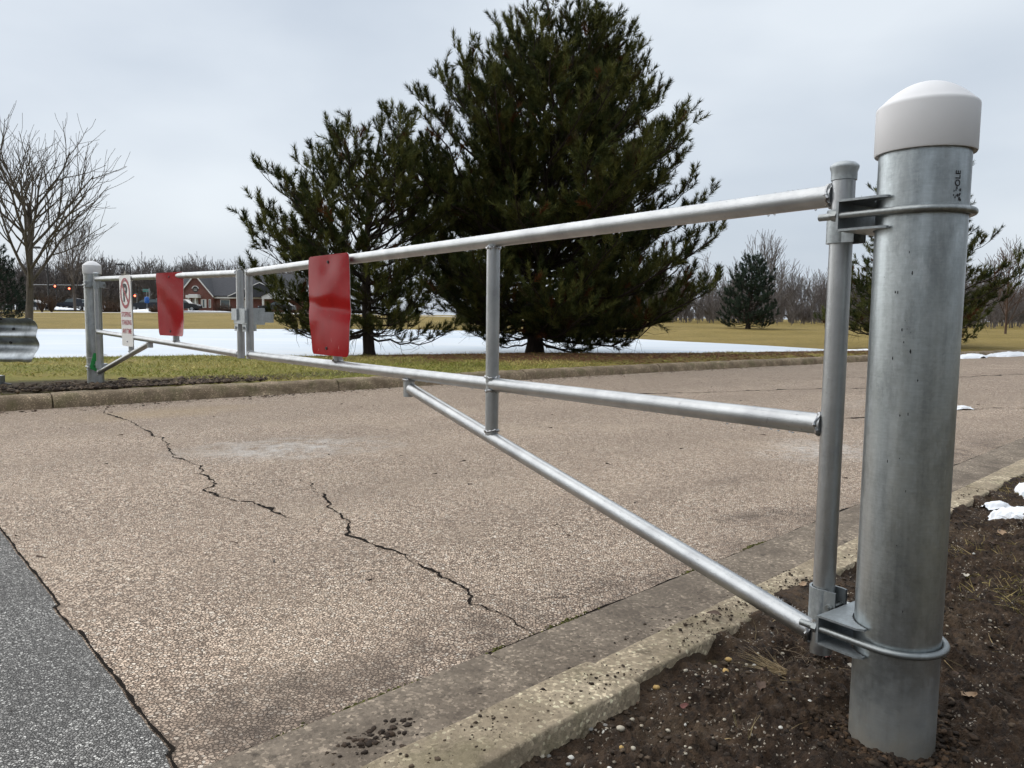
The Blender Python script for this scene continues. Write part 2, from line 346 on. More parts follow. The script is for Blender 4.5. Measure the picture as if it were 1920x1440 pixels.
def m_sign_red():
    g = NT('scratched_red_sign_paint')
    n = g.noise(9, 6, 0.7, g.map((1, 1, 0.4)))
    col = g.mix(g.ramp(n, [(0.35, 0.5), (0.6, 0.0)]), (0.27, 0.003, 0.007), (0.19, 0.002, 0.005))
    z = g.n('SeparateXYZ', 2, Vector=g.co())
    scr = g.math('MULTIPLY', g.ramp(g.noise(34, 6, 0.78, g.map((1.6, 1.6, 0.3))), [(0.66, 0.0), (0.69, 1.0)]), g.ramp(z, [(0.0, 1.0), (0.16, 0.25)]))
    col = g.mix(scr, col, (0.62, 0.48, 0.46))
    return g.done(col, 0.15, 0, g.bump(g.noise(4, 2), 0.10, 0.02), spec=0.055)

M = dict(
    road=m_road(), asphalt=m_asphalt(),
    kerb=m_concrete('tan_kerb_concrete', (0.43, 0.355, 0.25), (0.19, 0.15, 0.10), 0.2),
    gutter=m_concrete('damp_gutter_concrete', (0.245, 0.20, 0.152), (0.105, 0.083, 0.063)),
    farkerb=m_concrete('stained_kerb_concrete', (0.31, 0.24, 0.16), (0.13, 0.095, 0.06), 0.3),
    post=m_galv('galvanised_post_steel', (0.43, 0.47, 0.485), 0.36, 0.9, 150, 0.9, 0.95),
    postf=m_galv('far_galvanised_post_steel', (0.56, 0.59, 0.60), 0.42, 0.4, 150, 0.5),
    rail=m_rail(), fitting=m_galv('zinc_plated_fittings', (0.56, 0.61, 0.63), 0.45, 0.2, 170, 0.0, 0.6),
    ubolt=m_galv('zinc_plated_rod', (0.48, 0.51, 0.51), 0.36, 0.1, 190, 0.0, 0.8),
    weld=m_galv('bright_weld_bead', (0.72, 0.73, 0.74), 0.28, 0.0, 200),
    guard=m_galv('weathered_guardrail_steel', (0.42, 0.45, 0.47), 0.45, 0.5, 25),
    capw=plain('white_plastic_cap', (0.68, 0.68, 0.69), 0.5, 0, 0.04, 9, 0.3),
    mud=m_mud(), tint=m_tint('tinted_plant_matter'), needle=m_tint('pine_needles', 0.7, 0.10), clod=m_tint('soil_crumbs', 0.85, 0.25), stone=m_tint('pebble_stone', 0.7, 0.35),
    turf=m_turf('winter_turf', (0.10, 0.105, 0.035), (0.175, 0.155, 0.055), (0.26, 0.205, 0.09)),
    bank=m_turf('dormant_bank_grass', (0.165, 0.125, 0.035), (0.225, 0.168, 0.05), (0.275, 0.205, 0.07), 0.7),
    dirtturf=m_turf('thin_trodden_verge', (0.06, 0.045, 0.03), (0.11, 0.085, 0.045), (0.18, 0.14, 0.07), 2.0),
    bark=m_bark('pine_bark', (0.018, 0.014, 0.011), (0.06, 0.045, 0.035)),
    bark2=m_bark('grey_bark', (0.07, 0.058, 0.048), (0.18, 0.155, 0.128)),
    wood=m_bark('distant_bare_branches', (0.10, 0.088, 0.084), (0.185, 0.165, 0.158), 2),
    shrub=m_bark('shrub_twigs', (0.07, 0.045, 0.035), (0.14, 0.095, 0.07), 6),
    ice=m_ice(), snow=plain('old_snow', (0.86, 0.88, 0.91), 0.6, 0, 0.05, 6),
    brick=m_brick(), roof=plain('dark_shingles', (0.045, 0.047, 0.055), 0.85, 0, 0.35, 3), trim=plain('white_trim', (0.72, 0.72, 0.70), 0.5, 0, 0.05),
    glass=plain('window_glass', (0.10, 0.13, 0.14), 0.12, 0, 0.2, 2), carpaint=plain('dark_blue_car_paint', (0.022, 0.026, 0.036), 0.25, 0.2, 0.1),
    carred=plain('dark_red_car_paint', (0.12, 0.012, 0.015), 0.25, 0.1), carwhite=plain('white_car_paint', (0.6, 0.62, 0.63), 0.3), carblack=plain('black_car_paint', (0.012, 0.013, 0.016), 0.22), tyre=plain('tyre_rubber', (0.014, 0.014, 0.015), 0.8),
    rim=plain('alloy_rim', (0.4, 0.41, 0.42), 0.35, 0.9), chrome=plain('bright_trim', (0.6, 0.62, 0.64), 0.25, 1.0),
    signred=m_sign_red(), signwhite=plain('white_sign_sheet', (0.72, 0.71, 0.69), 0.45, 0, 0.06, 5), alu=plain('bare_aluminium_edge', (0.55, 0.55, 0.55), 0.4, 1.0),
    ink=plain('black_ink', (0.012, 0.012, 0.014), 0.6), redink=plain('faded_red_ink', (0.40, 0.035, 0.06), 0.55, 0, 0.2, 40), ringred=plain('red_ring_ink', (0.30, 0.02, 0.03), 0.5),
    tag=plain('green_plastic_tag', (0.008, 0.27, 0.045), 0.45, 0, 0.1), tie=plain('white_cable_tie', (0.75, 0.75, 0.75), 0.5),
    pole=plain('dark_painted_pole', (0.02, 0.02, 0.022), 0.5), steelpole=plain('grey_steel_pole', (0.25, 0.26, 0.27), 0.5, 0.3), bluesign=plain('blue_banner', (0.03, 0.14, 0.48), 0.5), greensign=plain('green_street_sign', (0.05, 0.28, 0.24), 0.5),
    crack=plain('crack_filled_with_dirt', (0.012, 0.009, 0.007), 0.95, 0, 0.4, 20, 0.1), moss=plain('green_moss', (0.085, 0.095, 0.018), 0.95, 0, 0.5, 40), path=plain('pale_concrete_path', (0.42, 0.39, 0.34), 0.85), lot=plain('car_park_asphalt', (0.13, 0.125, 0.12), 0.85), yellowsig=plain('signal_housing', (0.05, 0.035, 0.02), 0.5), door=plain('grey_door', (0.35, 0.36, 0.36), 0.5), leaf=plain('dead_leaf', (0.085, 0.052, 0.035), 0.8, 0, 0.4, 20),
)
g = NT('lit_red_signal'); M['redlamp'] = g.done((0.6, 0.03, 0.02), 0.4, 0, None, 0.5, Emission_Color=(1.0, 0.12, 0.06, 1), Emission_Strength=4.0)
g = NT('water_drop'); M['water'] = g.done((0.95, 0.97, 1.0), 0.03, 0, None, 0.5, Transmission_Weight=1.0, IOR=1.33)

# ------------------------------------------------------------------ frames of reference on the ground
NC, ND, NN = V(0.8193, 2.2933), V(0.7164, 0.6977), V(-0.6977, 0.7164)     # near kerb: back edge, along, towards the road
def nk(u, v, z): return V(*(NC + ND * u + NN * v), z)
FC, FD, FN = V(0.8178, 11.5977), V(0.79448, 0.6073), V(-0.6073, 0.79448)   # far kerb front edge, along, away from the road
def foff(u): return 0.2 - 0.0032 * (u - 5) ** 2 if u > -7.2 else 0.2 - 0.0032 * 12.2 ** 2 + 0.078 * (u + 7.2)
def fk(u, v, z): return V(*(FC + FD * u + FN * (foff(u) + v)), z)
def zroad(x, y): return -0.10 + 0.0072 * (-0.62 * (x - 0.82) + 0.785 * (y - 1.58))

# ------------------------------------------------------------------ the setting
def structure(name, mb, mat, smooth=True): return tag(mb.build(name, mat, smooth=smooth), kind='structure')
# base sheet to the horizon, lies under everything else
m = MB(); m.add([(-900, -400, -0.75), (900, -400, -0.75), (900, 1500, -0.75), (-900, 1500, -0.75)], [[0, 1, 2, 3]]); structure('ground', m, M['bank'])
# driveway
gu = np.linspace(-14, 70, 85); gs = np.linspace(-0.3, 10.4, 24)
GD, GN = V(0.785, 0.62), V(-0.62, 0.785)
P = np.array([[[*(V(0.82, 1.58) + GD * a + GN * b), 0] for b in gs] for a in gu])
for i in range(P.shape[0]):
    for j in range(P.shape[1]):
        x, y = P[i, j, :2]; P[i, j, 2] = zroad(x, y)
structure('driveway_road', MB().grid(P), M['road'], False)
# new asphalt of the street, four millimetres proud, with a ragged saw-cut edge
A0, A1 = V(-2.25, 3.31), V(-0.72, 1.60); ad = (A1 - A0) / np.linalg.norm(A1 - A0); an_ = V(-ad[1], ad[0])
if np.dot(an_, V(-1, -1)) < 0: an_ = -an_
ts = np.linspace(-9, 4.5, 900); jag = 0.006 * fbm(ts * 9, ts * 0 + 3, 4, 5) + 0.014 * (vnoise(ts * 3, ts * 0 + 8, 3) > 0.40)
m = MB(); rows = []
for dv, dz in ((0.0, -0.02), (0.0, 0.005), (0.10, 0.006), (6.0, 0.006)):
    rows.append([[*(A0 + ad * t + an_ * (dv + (j if dv < 1 else 0) + (0.003 if dz > 0 and dv == 0 else 0))), 0] for t, j in zip(ts, jag)])
    for p in rows[-1]: p[2] = zroad(p[0], p[1]) + dz
structure('street_asphalt', m.grid(np.array(rows)), M['asphalt'], False)
# dark joint between the two pavings
m = MB(); w = 0.003 + 0.006 * np.abs(fbm(ts * 14, ts * 0, 3, 9)) * 2
rows = [[[*(A0 + ad * t + an_ * (j + s * ww - 0.004)), 0] for t, j, ww in zip(ts, jag, w)] for s in (-1, 0.3)]
for r_ in rows:
    for p in r_: p[2] = zroad(p[0], p[1]) + 0.0035
structure('pavement_joint', m.grid(np.array(rows)), M['crack'], False)

# cracks in the driveway: jagged ribbons of dirt in the opened joint
def crack(pts, w0, seed, name='road_crack'):
    pts = np.array(pts); seg = np.r_[0, np.cumsum(np.linalg.norm(np.diff(pts, axis=0), axis=1))]
    t = np.arange(0, seg[-1], 0.012); x = np.interp(t, seg, pts[:, 0]); y = np.interp(t, seg, pts[:, 1])
    d = np.stack([np.gradient(x), np.gradient(y)], 1); d /= np.linalg.norm(d, axis=1)[:, None]; nn = np.stack([-d[:, 1], d[:, 0]], 1)
    off = 0.09 * fbm(t * 2.6, t * 0 + seed, 6, seed, 0.68)
    ww = w0 * np.clip(0.62 + 1.5 * fbm(t * 9, t * 0 + 5, 5, seed + 3, 0.75), 0.28, 2.0) * np.clip(np.minimum(t / 0.25, (seg[-1] - t) / 0.22), 0.2, 1)
    c = np.stack([x, y], 1) + nn * off[:, None]
    L, R = c - nn * ww[:, None], c + nn * ww[:, None]
    rows = [[[p[0], p[1], zroad(*p) + 0.0028] for p in S] for S in (L, R)]
    return structure(name, MB().grid(np.array(rows)), M['crack'], False)
crack([(-3.83, 7.20), (-3.38, 6.71), (-2.73, 5.90), (-2.35, 5.25), (-1.91, 4.57), (-1.53, 3.99), (-1.28, 3.79), (-1.0, 3.55)], 0.0085, 2)
crack([(-1.25, 4.4), (-1.08, 4.15), (-0.80, 3.66), (-0.64, 3.28), (-0.44, 3.03), (-0.25, 2.77), (-0.15, 2.54), (0.05, 2.27)], 0.0055, 11)
crack([(-0.10, 2.5), (0.12, 2.62), (0.36, 2.66)], 0.002, 21)
crack([(-2.0, 4.75), (-1.8, 4.95), (-1.7, 5.2)], 0.002, 23)
crack([(-1.28, 3.82), (-1.05, 3.75), (-0.85, 3.72)], 0.002, 25)
crack([(0.6, 9.3), (2.2, 9.7), (3.8, 10.4), (5.5, 10.9)], 0.022, 31)
crack([(2.2, 7.2), (3.3, 7.5), (4.6, 8.3), (7.0, 9.0)], 0.016, 33)
crack([(5.0, 12.4), (7.5, 13.0), (10.0, 14.4)], 0.03, 35)

# near kerb and gutter: cast segments with open joints
def gk(u, v, z): p = nk(u, v, 0); p[2] = zroad(p[0], p[1]) + z; return p
kerb = tag(link(bpy.data.objects.new('kerb', None), None, nk(0, 0, 0)), kind='structure')
joints = [-6.6, -3.7, -0.73, 2.35, 5.4, 8.5, 11.6, 14.7, 17.8]
def kprof(top, back, w=0.13, g0=-0.108):
    # v, z profile of the kerb upstand, rounded front arris
    pr = [(-back, -0.28), (-back, top - 0.006), (-back + 0.004, top - 0.001), (-back + 0.010, top)]
    for a in np.linspace(90, 8, 5): pr.append((w - 0.012 + 0.012 * math.cos(math.radians(a)), top - 0.012 + 0.012 * math.sin(math.radians(a))))
    return pr + [(w + 0.012, g0 - 0.03), (w + 0.012, -0.28)]
def sweep(prof, u0, u1, step, wob, seed, frame, sink=None):
    us = np.arange(u0, u1 + step / 2, step); us[-1] = u1; rows = []
    for i, u in enumerate(us):
        e = min(1, min(u - u0, u1 - u) / 0.018) ; row = []
        for k, (v, z) in enumerate(prof):
            q = frame(u, v, z); a = wob * vnoise(u * 11 + seed, k * 1.7 + seed, seed); b = wob * vnoise(u * 17 + seed, k * 2.3, seed + 5)
            if z > -0.15: q = q + np.array([*(NN * a), b * 0.8 - (1 - e) * 0.006])
            row.append(q)
        rows.append(row)
    P = np.array(rows); m = MB().grid(P); n = len(prof)
    m.add(P[0], [list(range(n))]); m.add(P[-1], [list(range(n))[::-1]]); return m
for i in range(len(joints) - 1):
    u0, u1 = joints[i] + 0.007, joints[i + 1] - 0.007
    near = -4 < u0 < 3
    top, back = (0.033, 0.030) if abs(joints[i] + 3.7) < .1 else (0.020, 0.0)
    sweep(kprof(top, back), u0, u1, 0.02 if near else 0.3, 0.0035, i * 3 + 1, nk).build('kerb_segment', M['kerb'], kerb, ang=60)
    gz = 0.010 if abs(joints[i] + 3.7) < .1 else 0.0
    gp = [(0.128, -0.19), (0.128, 0.006 + gz), (0.24, 0.006 + gz), (0.40, 0.009 + gz), (0.500, 0.012 + gz * 0.7), (0.512, 0.007 + gz * .5), (0.515, -0.19)]
    sweep(gp, u0, u1, 0.02 if near else 0.3, 0.003, i * 5 + 2, gk).build('gutter_segment', M['gutter'], kerb, ang=60)

# far kerb
fkerb = tag(link(bpy.data.objects.new('kerb', None), None, fk(0, 0, 0)), kind='structure')
fj = [-16, -12.9, -9.8, -6.75, -3.72, -0.7, 2.3, 5.4, 8.4, 11.5, 14.5, 17.6, 20.6, 26, 32, 40, 50]
fp = [(0.24, -0.25), (0.24, 0.075), (0.225, 0.086), (0.17, 0.09), (0.08, 0.088), (0.035, 0.078), (0.008, 0.055), (-0.008, 0.01), (-0.02, -0.05), (-0.08, -0.058), (-0.30, -0.055), (-0.31, -0.25)]
for i in range(len(fj) - 1):
    sweep(fp, fj[i] + 0.006, fj[i + 1] - 0.006, 0.10, 0.028, 40 + i, fk).build('kerb_segment', M['farkerb'], fkerb, ang=60)

# near verge of mud: a dense relief close to the post, a coarse sheet beyond
POST = V(0.8228, 1.5770)
def mud_h(x, y):
    d = (x - NC[0]) * NN[0] + (y - NC[1]) * NN[1]
    u = (x - NC[0]) * ND[0] + (y - NC[1]) * ND[1]
    rp_ = np.hypot(x - POST[0], y - POST[1])
    w_ = 0.35 + 0.65 * np.clip(-d / 0.12, 0, 1)
    z = -0.040 + 0.040 * np.clip(-d / 0.30, 0, 1) ** 0.7 + w_ * (0.028 * fbm(x * 3.1, y * 3.1, 3, 3) + 0.036 * fbm(x * 13, y * 13, 4, 8, 0.6) + 0.017 * (np.abs(fbm(x * 34, y * 34, 3, 12, 0.65)) * 2 - 0.3) + 0.007 * fbm(x * 95, y * 95, 2, 19, 0.7))
    z = z - 0.018 * np.exp(-((rp_ - 0.10) / 0.05) ** 2) + 0.020 * np.exp(-((rp_ - 0.24) / 0.09) ** 2) + 0.012 * np.exp(-((rp_ - 0.13) / 0.06) ** 2) * np.clip(fbm(x * 11 + 3, y * 11, 3, 41), 0, 1)
    z = z * (1 - 0.6 * np.exp(-((rp_ - 0.084) / 0.03) ** 2))
    z = z + 0.018 * np.clip((u - 0.9) / 1.0, 0, 1) * np.clip(-d, 0, 1)
    # soil thrown over the kerb beside the post, thinning out across its top
    spill = np.exp(-((u - 0.10) / 0.42) ** 2) * 1.15 + 0.55 * np.clip((u - 0.6) / 0.5, 0, 1) + 0.9 * fbm(x * 9, y * 9, 4, 51, 0.6) - np.clip(d, 0, 1) / 0.06 - 0.30
    top = 0.012 + 0.022 * np.clip(spill, -1.4, 0.7) + 0.005 * fbm(x * 40, y * 40, 3, 52, 0.7)
    k = np.clip((d + 0.15) / 0.145, 0, 1) * np.clip(spill + 0.6, 0, 1)
    z = z * (1 - k) + top * k
    return np.where(d > -0.001, np.minimum(top, 0.05), z)
us = np.arange(-1.75, 3.5, 0.0068); vs = np.arange(-1.35, 0.075, 0.0068)
U, Vv = np.meshgrid(us, vs, indexing='ij'); X = NC[0] + ND[0] * U + NN[0] * Vv; Y = NC[1] + ND[1] * U + NN[1] * Vv
Z = mud_h(X, Y); ed = np.minimum(np.minimum(U - us[0], us[-1] - U), Vv - vs[0]); Z = Z - 0.10 * np.clip(1 - ed / 0.06, 0, 1)
nu, nv_ = U.shape; idx = np.arange(nu * nv_).reshape(nu, nv_)
tri = np.stack([idx[:-1, :-1], idx[1:, :-1], idx[1:, 1:], idx[:-1, 1:]], -1).reshape(-1, 4)
verge = tag(fast_mesh('mud_verge', np.stack([X, Y, Z], -1).reshape(-1, 3), tri, M['mud'], smooth=True), kind='structure')
P = np.array([[nk(u, v, -0.035 + 0.05 * fbm(V(u * 0.6), V(v * 0.6), 3, 4)[0] * min(1, -v / 2 + 0.02)) for v in np.r_[0.0, -0.2, -0.6, -1.4, -3, -6, -12, -25, -60]] for u in np.linspace(-30, 60, 91)])
structure('trodden_verge', MB().grid(P), M['dirtturf'])

# land round the pond: verge, ice, far bank, field beyond
PN = [(-12.26, 10.59), (-9.58, 14.34), (-8.32, 15.74), (-6.33, 16.84), (-4.01, 16.92), (-2.02, 18.08), (0.53, 19.0), (3.72, 19.17), (5.07, 19.22), (8.32, 20.51), (10.45, 22.3)]
PF = [(-34.7, 30.11), (-24.62, 36.94), (-20.84, 39.5), (-15.32, 43.24), (-10.93, 46.21), (-5.37, 48.09), (1.15, 42.66), (3.57, 37.09), (6.3, 30.5), (8.6, 27.2), (10.6, 22.5)]
BT = [(-52, 50, .5), (-37, 60, .61), (-30, 62, .69), (-22.6, 64, .78), (-15.1, 64, .78), (-6.7, 60, .71), (1.5, 56, .52), (6.5, 50, .42), (11, 46.5, .36), (14.5, 44.3, .31), (17, 42, .30)]
def resample(A, n=160):
    A = np.array(A); t = np.linspace(0, len(A) - 1, n); k = np.arange(len(A))
    B = np.stack([np.interp(t, k, A[:, c]) for c in range(A.shape[1])], 1)
    for _ in range(6): B[1:-1] = (B[:-2] + 2 * B[1:-1] + B[2:]) / 4
    return B
pn, pf, bt = resample(PN), resample(PF), resample(BT); pn += 0.10 * np.stack([fbm(np.arange(160) * .5, np.zeros(160), 3, 5), fbm(np.arange(160) * .5, np.zeros(160) + 7, 3, 6)], 1)
ctr = (pn + pf) / 2
ice = structure('pond_ice', MB().grid(np.array([np.column_stack([(pn * (1 - f) + pf * f), np.full(160, -0.05)]) for f in np.linspace(-0.03, 1.05, 12)])), M['ice'])
# verge between far kerb and the pond
kl = np.array([fk(u, 0.235, 0.085) for u in np.linspace(-19, 13.5, 160)])
rows = []
for f in np.linspace(0, 1, 46):
    xy = kl[:, :2] * (1 - f) + pn * f
    z = 0.062 + 0.045 * math.sin(min(f * 6, 1) * math.pi / 2) - 0.0 * f
    z = z * (1 - max(0, (f - 0.55) / 0.45) ** 1.4) + (-0.055) * max(0, (f - 0.55) / 0.45) ** 1.4
    zz = z + 0.022 * fbm(xy[:, 0] * 0.9, xy[:, 1] * 0.9, 4, 6) * min(1, f * 8)
    rows.append(np.column_stack([xy, zz]))
rows.append(np.column_stack([pn + V(-0.3, 0.4), np.full(160, -0.30)]))
VERGE_ROWS = np.array(rows)
def m_verge():
    g = NT('verge_turf'); n1 = g.noise(0.7, 5, 0.6); n2 = g.noise(11, 5, 0.7); n3 = g.noise(70, 3, 0.7)
    col = g.ramp(n1, [(0.3, (0.17, 0.18, 0.035)), (0.55, (0.26, 0.23, 0.055)), (0.7, (0.34, 0.26, 0.09))])
    nn_ = g.noise(1.1, 4, 0.6, g.map((1, 1, 1), (3, 0, 0)))
    straw = (0.135, 0.062, 0.032)
    for cx, cy, rx, ry, rot, a in ((1.6, 16.2, 6.5, 3.3, 0.55, 0.95), (7.5, 18.8, 5.0, 1.7, 0.6, 0.85), (-2.5, 15.6, 2.2, 1.6, 0.3, 0.6), (12.5, 22.4, 6, 1.6, 0.6, 0.8)):
        col = g.mix(g.math('MULTIPLY', mask_ellipse(g, cx, cy, rx, ry, rot, 0.55, nn_), a), col, straw)
    for cx, cy, rx, ry, rot, a in ((-4.9, 8.05, 1.9, 0.75, 0.7, 1.0), (-3.4, 9.3, 1.3, 0.5, 0.7, 0.9), (-2.6, 10.1, 1.2, 0.35, 0.7, 0.6)):
        col = g.mix(g.math('MULTIPLY', mask_ellipse(g, cx, cy, rx, ry, rot, 0.5, nn_), a), col, (0.055, 0.04, 0.028))
    col = g.mix(g.ramp(n2, [(0.3, 0.5), (0.6, 0.0)]), col, (0.05, 0.045, 0.018))
    col = g.mix(g.ramp(n3, [(0.5, 0.0), (0.8, 0.4)]), col, (0.33, 0.27, 0.13))
    return g.done(col, 0.9, 0, g.bump(g.math('ADD', n2, n3), 0.9, 0.025), spec=0.15)
structure('grass_verge', MB().grid(VERGE_ROWS), m_verge())
# land right of the pond, behind the far kerb
kr = np.array([fk(u, 0.235, 0.085) for u in np.linspace(13.0, 75, 60)])
ends = np.array([[10.45 + 50 * t, 22.3 + 26 * t + 4 * t * t] for t in np.linspace(0, 1, 60)])
rows = []
for f in np.linspace(0, 1, 30):
    far = np.column_stack([17 + np.linspace(0, 1, 60) * 75, 42 + np.linspace(0, 1, 60) * 22])
    xy = kr[:, :2] * (1 - f) + far * f
    zz = 0.07 + (0.30 - 0.07) * f ** 0.8 + 0.05 * fbm(xy[:, 0] * .3, xy[:, 1] * .3, 3, 7) * min(1, f * 6)
    if f == 0: zz = 0 * zz + 0.062
    rows.append(np.column_stack([xy, zz]))
P = np.array(rows); structure('grass_field', MB().grid(P), M['bank'])
# far bank
rows = []
for f in np.linspace(-0.02, 1, 26):
    xy = pf * (1 - f) + bt[:, :2] * f
    zz = -0.12 + (bt[:, 2] + 0.12) * np.clip(0.10 + 0.9 * np.clip(f, 0, 1) ** 0.75, 0, 1) + 0.05 * fbm(xy[:, 0] * .35, xy[:, 1] * .35, 4, 9) * min(1, max(f, 0) * 6)
    if f <= 0: zz = zz * 0 - 0.2
    rows.append(np.column_stack([xy, zz]))
P = np.array(rows); structure('pond_bank', MB().grid(P), M['bank'])
# wedge closing bank and right field
m = MB()
a_line = np.array([[*(np.array(PF[-1]) * (1 - f) + np.array(BT[-1][:2]) * f), (-0.12 + 0.40 * f ** 0.75)] for f in np.linspace(0, 1, 20)])
b_line = np.array([[*(kr[0, :2] * (1 - f) + V(17, 42) * f), 0.062 + 0.23 * f ** 0.8] for f in np.linspace(0, 1, 20)])
m.grid(np.array([b_line * (1 - t) + a_line * t for t in np.linspace(0, 1, 6)])); structure('pond_bank', m, M['bank'])
# field beyond the bank top, to the wood
rows = [np.column_stack([bt[:, :2], bt[:, 2] - 0.004])]
for f in (0.03, 0.1, 0.3, 1.0):
    d = bt[:, :2] / np.linalg.norm(bt[:, :2], axis=1)[:, None]
    rows.append(np.column_stack([bt[:, :2] + d * 300 * f, bt[:, 2] * (1 - min(1, f * 8)) + min(1, f * 8) * np.linspace(0.86, 0.55, 160)]))
structure('field', MB().grid(np.array(rows)), M['bank'])
rows = []
e = np.column_stack([17 + np.linspace(0, 1, 40) * 75, 42 + np.linspace(0, 1, 40) * 22])
for f in (0.0, 0.1, 0.4, 1.0): rows.append(np.column_stack([e + V(60, 260) * f, np.full(40, 0.296 + 0.25 * f)]))
structure('field', MB().grid(np.array(rows)), M['bank'])
# pale path along the top of the bank, car park beyond it
rows = []
for d_, dz in ((1.0, 0.035), (2.3, 0.05)):
    dd = bt[:110, :2] / np.linalg.norm(bt[:110, :2], axis=1)[:, None]
    rows.append(np.column_stack([bt[:110, :2] + dd * d_, bt[:110, 2] + dz + 0.02 * d_]))
structure('path', MB().grid(np.array(rows)), M['path'])
m = MB(); m.add([at(-300, 581, 92) * V(1, 1, 0) + V(0, 0, 0.93), at(640, 581, 92) * V(1, 1, 0) + V(0, 0, 0.93), at(640, 581, 122) * V(1, 1, 0) + V(0, 0, 0.95), at(-300, 581, 122) * V(1, 1, 0) + V(0, 0, 0.95)], [[0, 1, 2, 3]]); structure('car_park', m, M['lot'])
#==STRUCTURE_END==

# ------------------------------------------------------------------ gate posts
FPOST = V(-4.578, 8.415); DZF = 0.063
MEET = V(-1.7636, 5.0827); HN, HF = V(0.7213, 1.7146), V(-4.4676, 8.2842)
def gate_post(label, xy, z0, H, mat, hz, mud):
    t = thing('gate_post', label, 'post', (*xy, z0), 'steel gate posts')
    c = V(*xy, z0)
    MB().lathe(c, [(0.0841, -0.5), (0.0841, 0.0), (0.0841, H * 0.5), (0.0841, H + 0.05)], 64).build('pipe', mat, t)
    prof = [(0.0855, H - 0.001), (0.0915, H - 0.002), (0.0930, H + 0.001), (0.0930, H + 0.086), (0.0922, H + 0.0905), (0.0895, H + 0.0935)] + [(0.0885 * q, H + 0.0935 + 0.046 * (1 - q ** 2.1)) for q in (0.96, 0.9, 0.8, 0.68, 0.55, 0.42, 0.3, 0.18, 0.08, 0.01)]
    MB().lathe(c, prof, 64).build('cap', M['capw'], t, ang=60)
    return t
def hinge(t, xy, hxy, z, so):
    e = (hxy - xy) / np.linalg.norm(hxy - xy); f = V(-e[1], e[0]); d = np.linalg.norm(hxy - xy)
    P = lambda x, y, zz: V(*(xy + e * x + f * y), z + zz)
    WEB, HW, HH = 0.123, 0.100, 0.030
    m = MB(); ax = [[*e, 0], [*f, 0], [0, 0, 1]]
    m.box(P(WEB, 0, 0), (0.005, 2 * HW, 2 * HH), ax)
    br = m.build('hinge_bracket', M['fitting'], t)
    for s in (-1, 1):                      # serrated saddle flanges biting the post
        poly = [(WEB - 0.003, -HW), (WEB - 0.003, HW), (0.035, HW), (0.022, HW - 0.008)]
        a0 = math.asin(min(1, (HW - 0.008) / 0.0925)) if HW - 0.008 < 0.0925 else math.radians(80)
        for i, a in enumerate(np.linspace(math.radians(76), math.radians(-76), 45)):
            rr = 0.0862 + 0.0022 * (i % 2); poly.append((rr * math.cos(a), rr * math.sin(a)))
        poly += [(0.022, -HW + 0.008), (0.035, -HW)]
        MB().prism([P(x, y, s * HH) for x, y in poly], (0, 0, -0.0024), (0, 0, 0.0024)).build('flange', M['fitting'], br)
    pts = [P(WEB + 0.045, -0.0915, 0), P(WEB, -0.0915, 0), P(0.05, -0.0915, 0)] + [P(-0.0922 * math.sin(a), -0.0922 * math.cos(a), 0) for a in np.linspace(0, math.pi, 28)] + [P(0.05, 0.0915, 0), P(WEB, 0.0915, 0), P(WEB + 0.045, 0.0915, 0)]
    MB().tube(pts, 0.0074, 14).build('u_bolt', M['ubolt'], br)
    for s in (-1, 1):
        hexp = [P(WEB + 0.003, s * 0.0915 + 0.0115 * math.cos(a), 0.0115 * math.sin(a)) for a in np.arange(6) * math.pi / 3]
        MB().prism(hexp, (0, 0, 0), (*(e * 0.011), 0)).build('nut', M['ubolt'], br)
    # strap that carries the hinge pipe
    R_, T, HB = 0.0265, 0.0048, 0.036
    arc = [(d + R_ * math.cos(a), R_ * math.sin(a)) for a in np.linspace(math.radians(125), math.radians(-125), 26)]
    line = [(WEB + 0.006, 0.020), (d - 0.030, 0.0225)] + arc + [(d - 0.030, -0.0225), (WEB + 0.006, -0.020)]
    line = np.array(line); tg = np.gradient(line, axis=0); tg /= np.linalg.norm(tg, axis=1)[:, None]; no = np.stack([-tg[:, 1], tg[:, 0]], 1)
    rows = []
    for o_, zz in ((0, -HB), (T, -HB), (T, HB), (0, HB), (0, -HB)):
        rows.append([P(a[0] + b[0] * o_, a[1] + b[1] * o_, zz + so) for a, b in zip(line, no)])
    MB().grid(np.array(rows)).build('hinge_strap', M['fitting'], br)
    m = MB(); bx = d - 0.031
    m.tube([P(bx, -0.037, so), P(bx, 0.037, so)], 0.0045, 10)
    for s in (-1, 1): m.tube([P(bx, s * 0.0275, so), P(bx, s * 0.0335, so)], [0.0095, 0.0075], 12)
    m.build('strap_bolt', M['ubolt'], br)
npost = gate_post('large galvanised steel post with white domed cap in the mud at right', POST, 0.0, 1.2267, M['post'], None, True)
for z, so in ((0.222, 0.026), (1.108, -0.012)): hinge(npost, POST, HN, z, so)
fpost = gate_post('far galvanised steel post with white cap beyond the opposite kerb', FPOST, DZF, 1.2267, M['postf'], None, True)
for z, so in ((0.222 + DZF, 0.026), (1.108 + DZF, -0.012)): hinge(fpost, FPOST, HF, z, so)

def text_mesh(txt, bold=0.0):
    c = bpy.data.curves.new('t', 'FONT'); c.body = txt; c.size = 1; c.offset = bold; c.resolution_u = 4
    o = bpy.data.objects.new('t', c); COL.objects.link(o); dg = bpy.context.evaluated_depsgraph_get()
    me = bpy.data.meshes.new_from_object(o.evaluated_get(dg)); v = np.array([list(x.co) for x in me.vertices]); f = [list(p.vertices) for p in me.polygons]
    bpy.data.objects.remove(o); bpy.data.meshes.remove(me)
    v[:, :2] -= v[:, :2].min(0); ext = v[:, :2].max(0); return v[:, :2] / ext, f
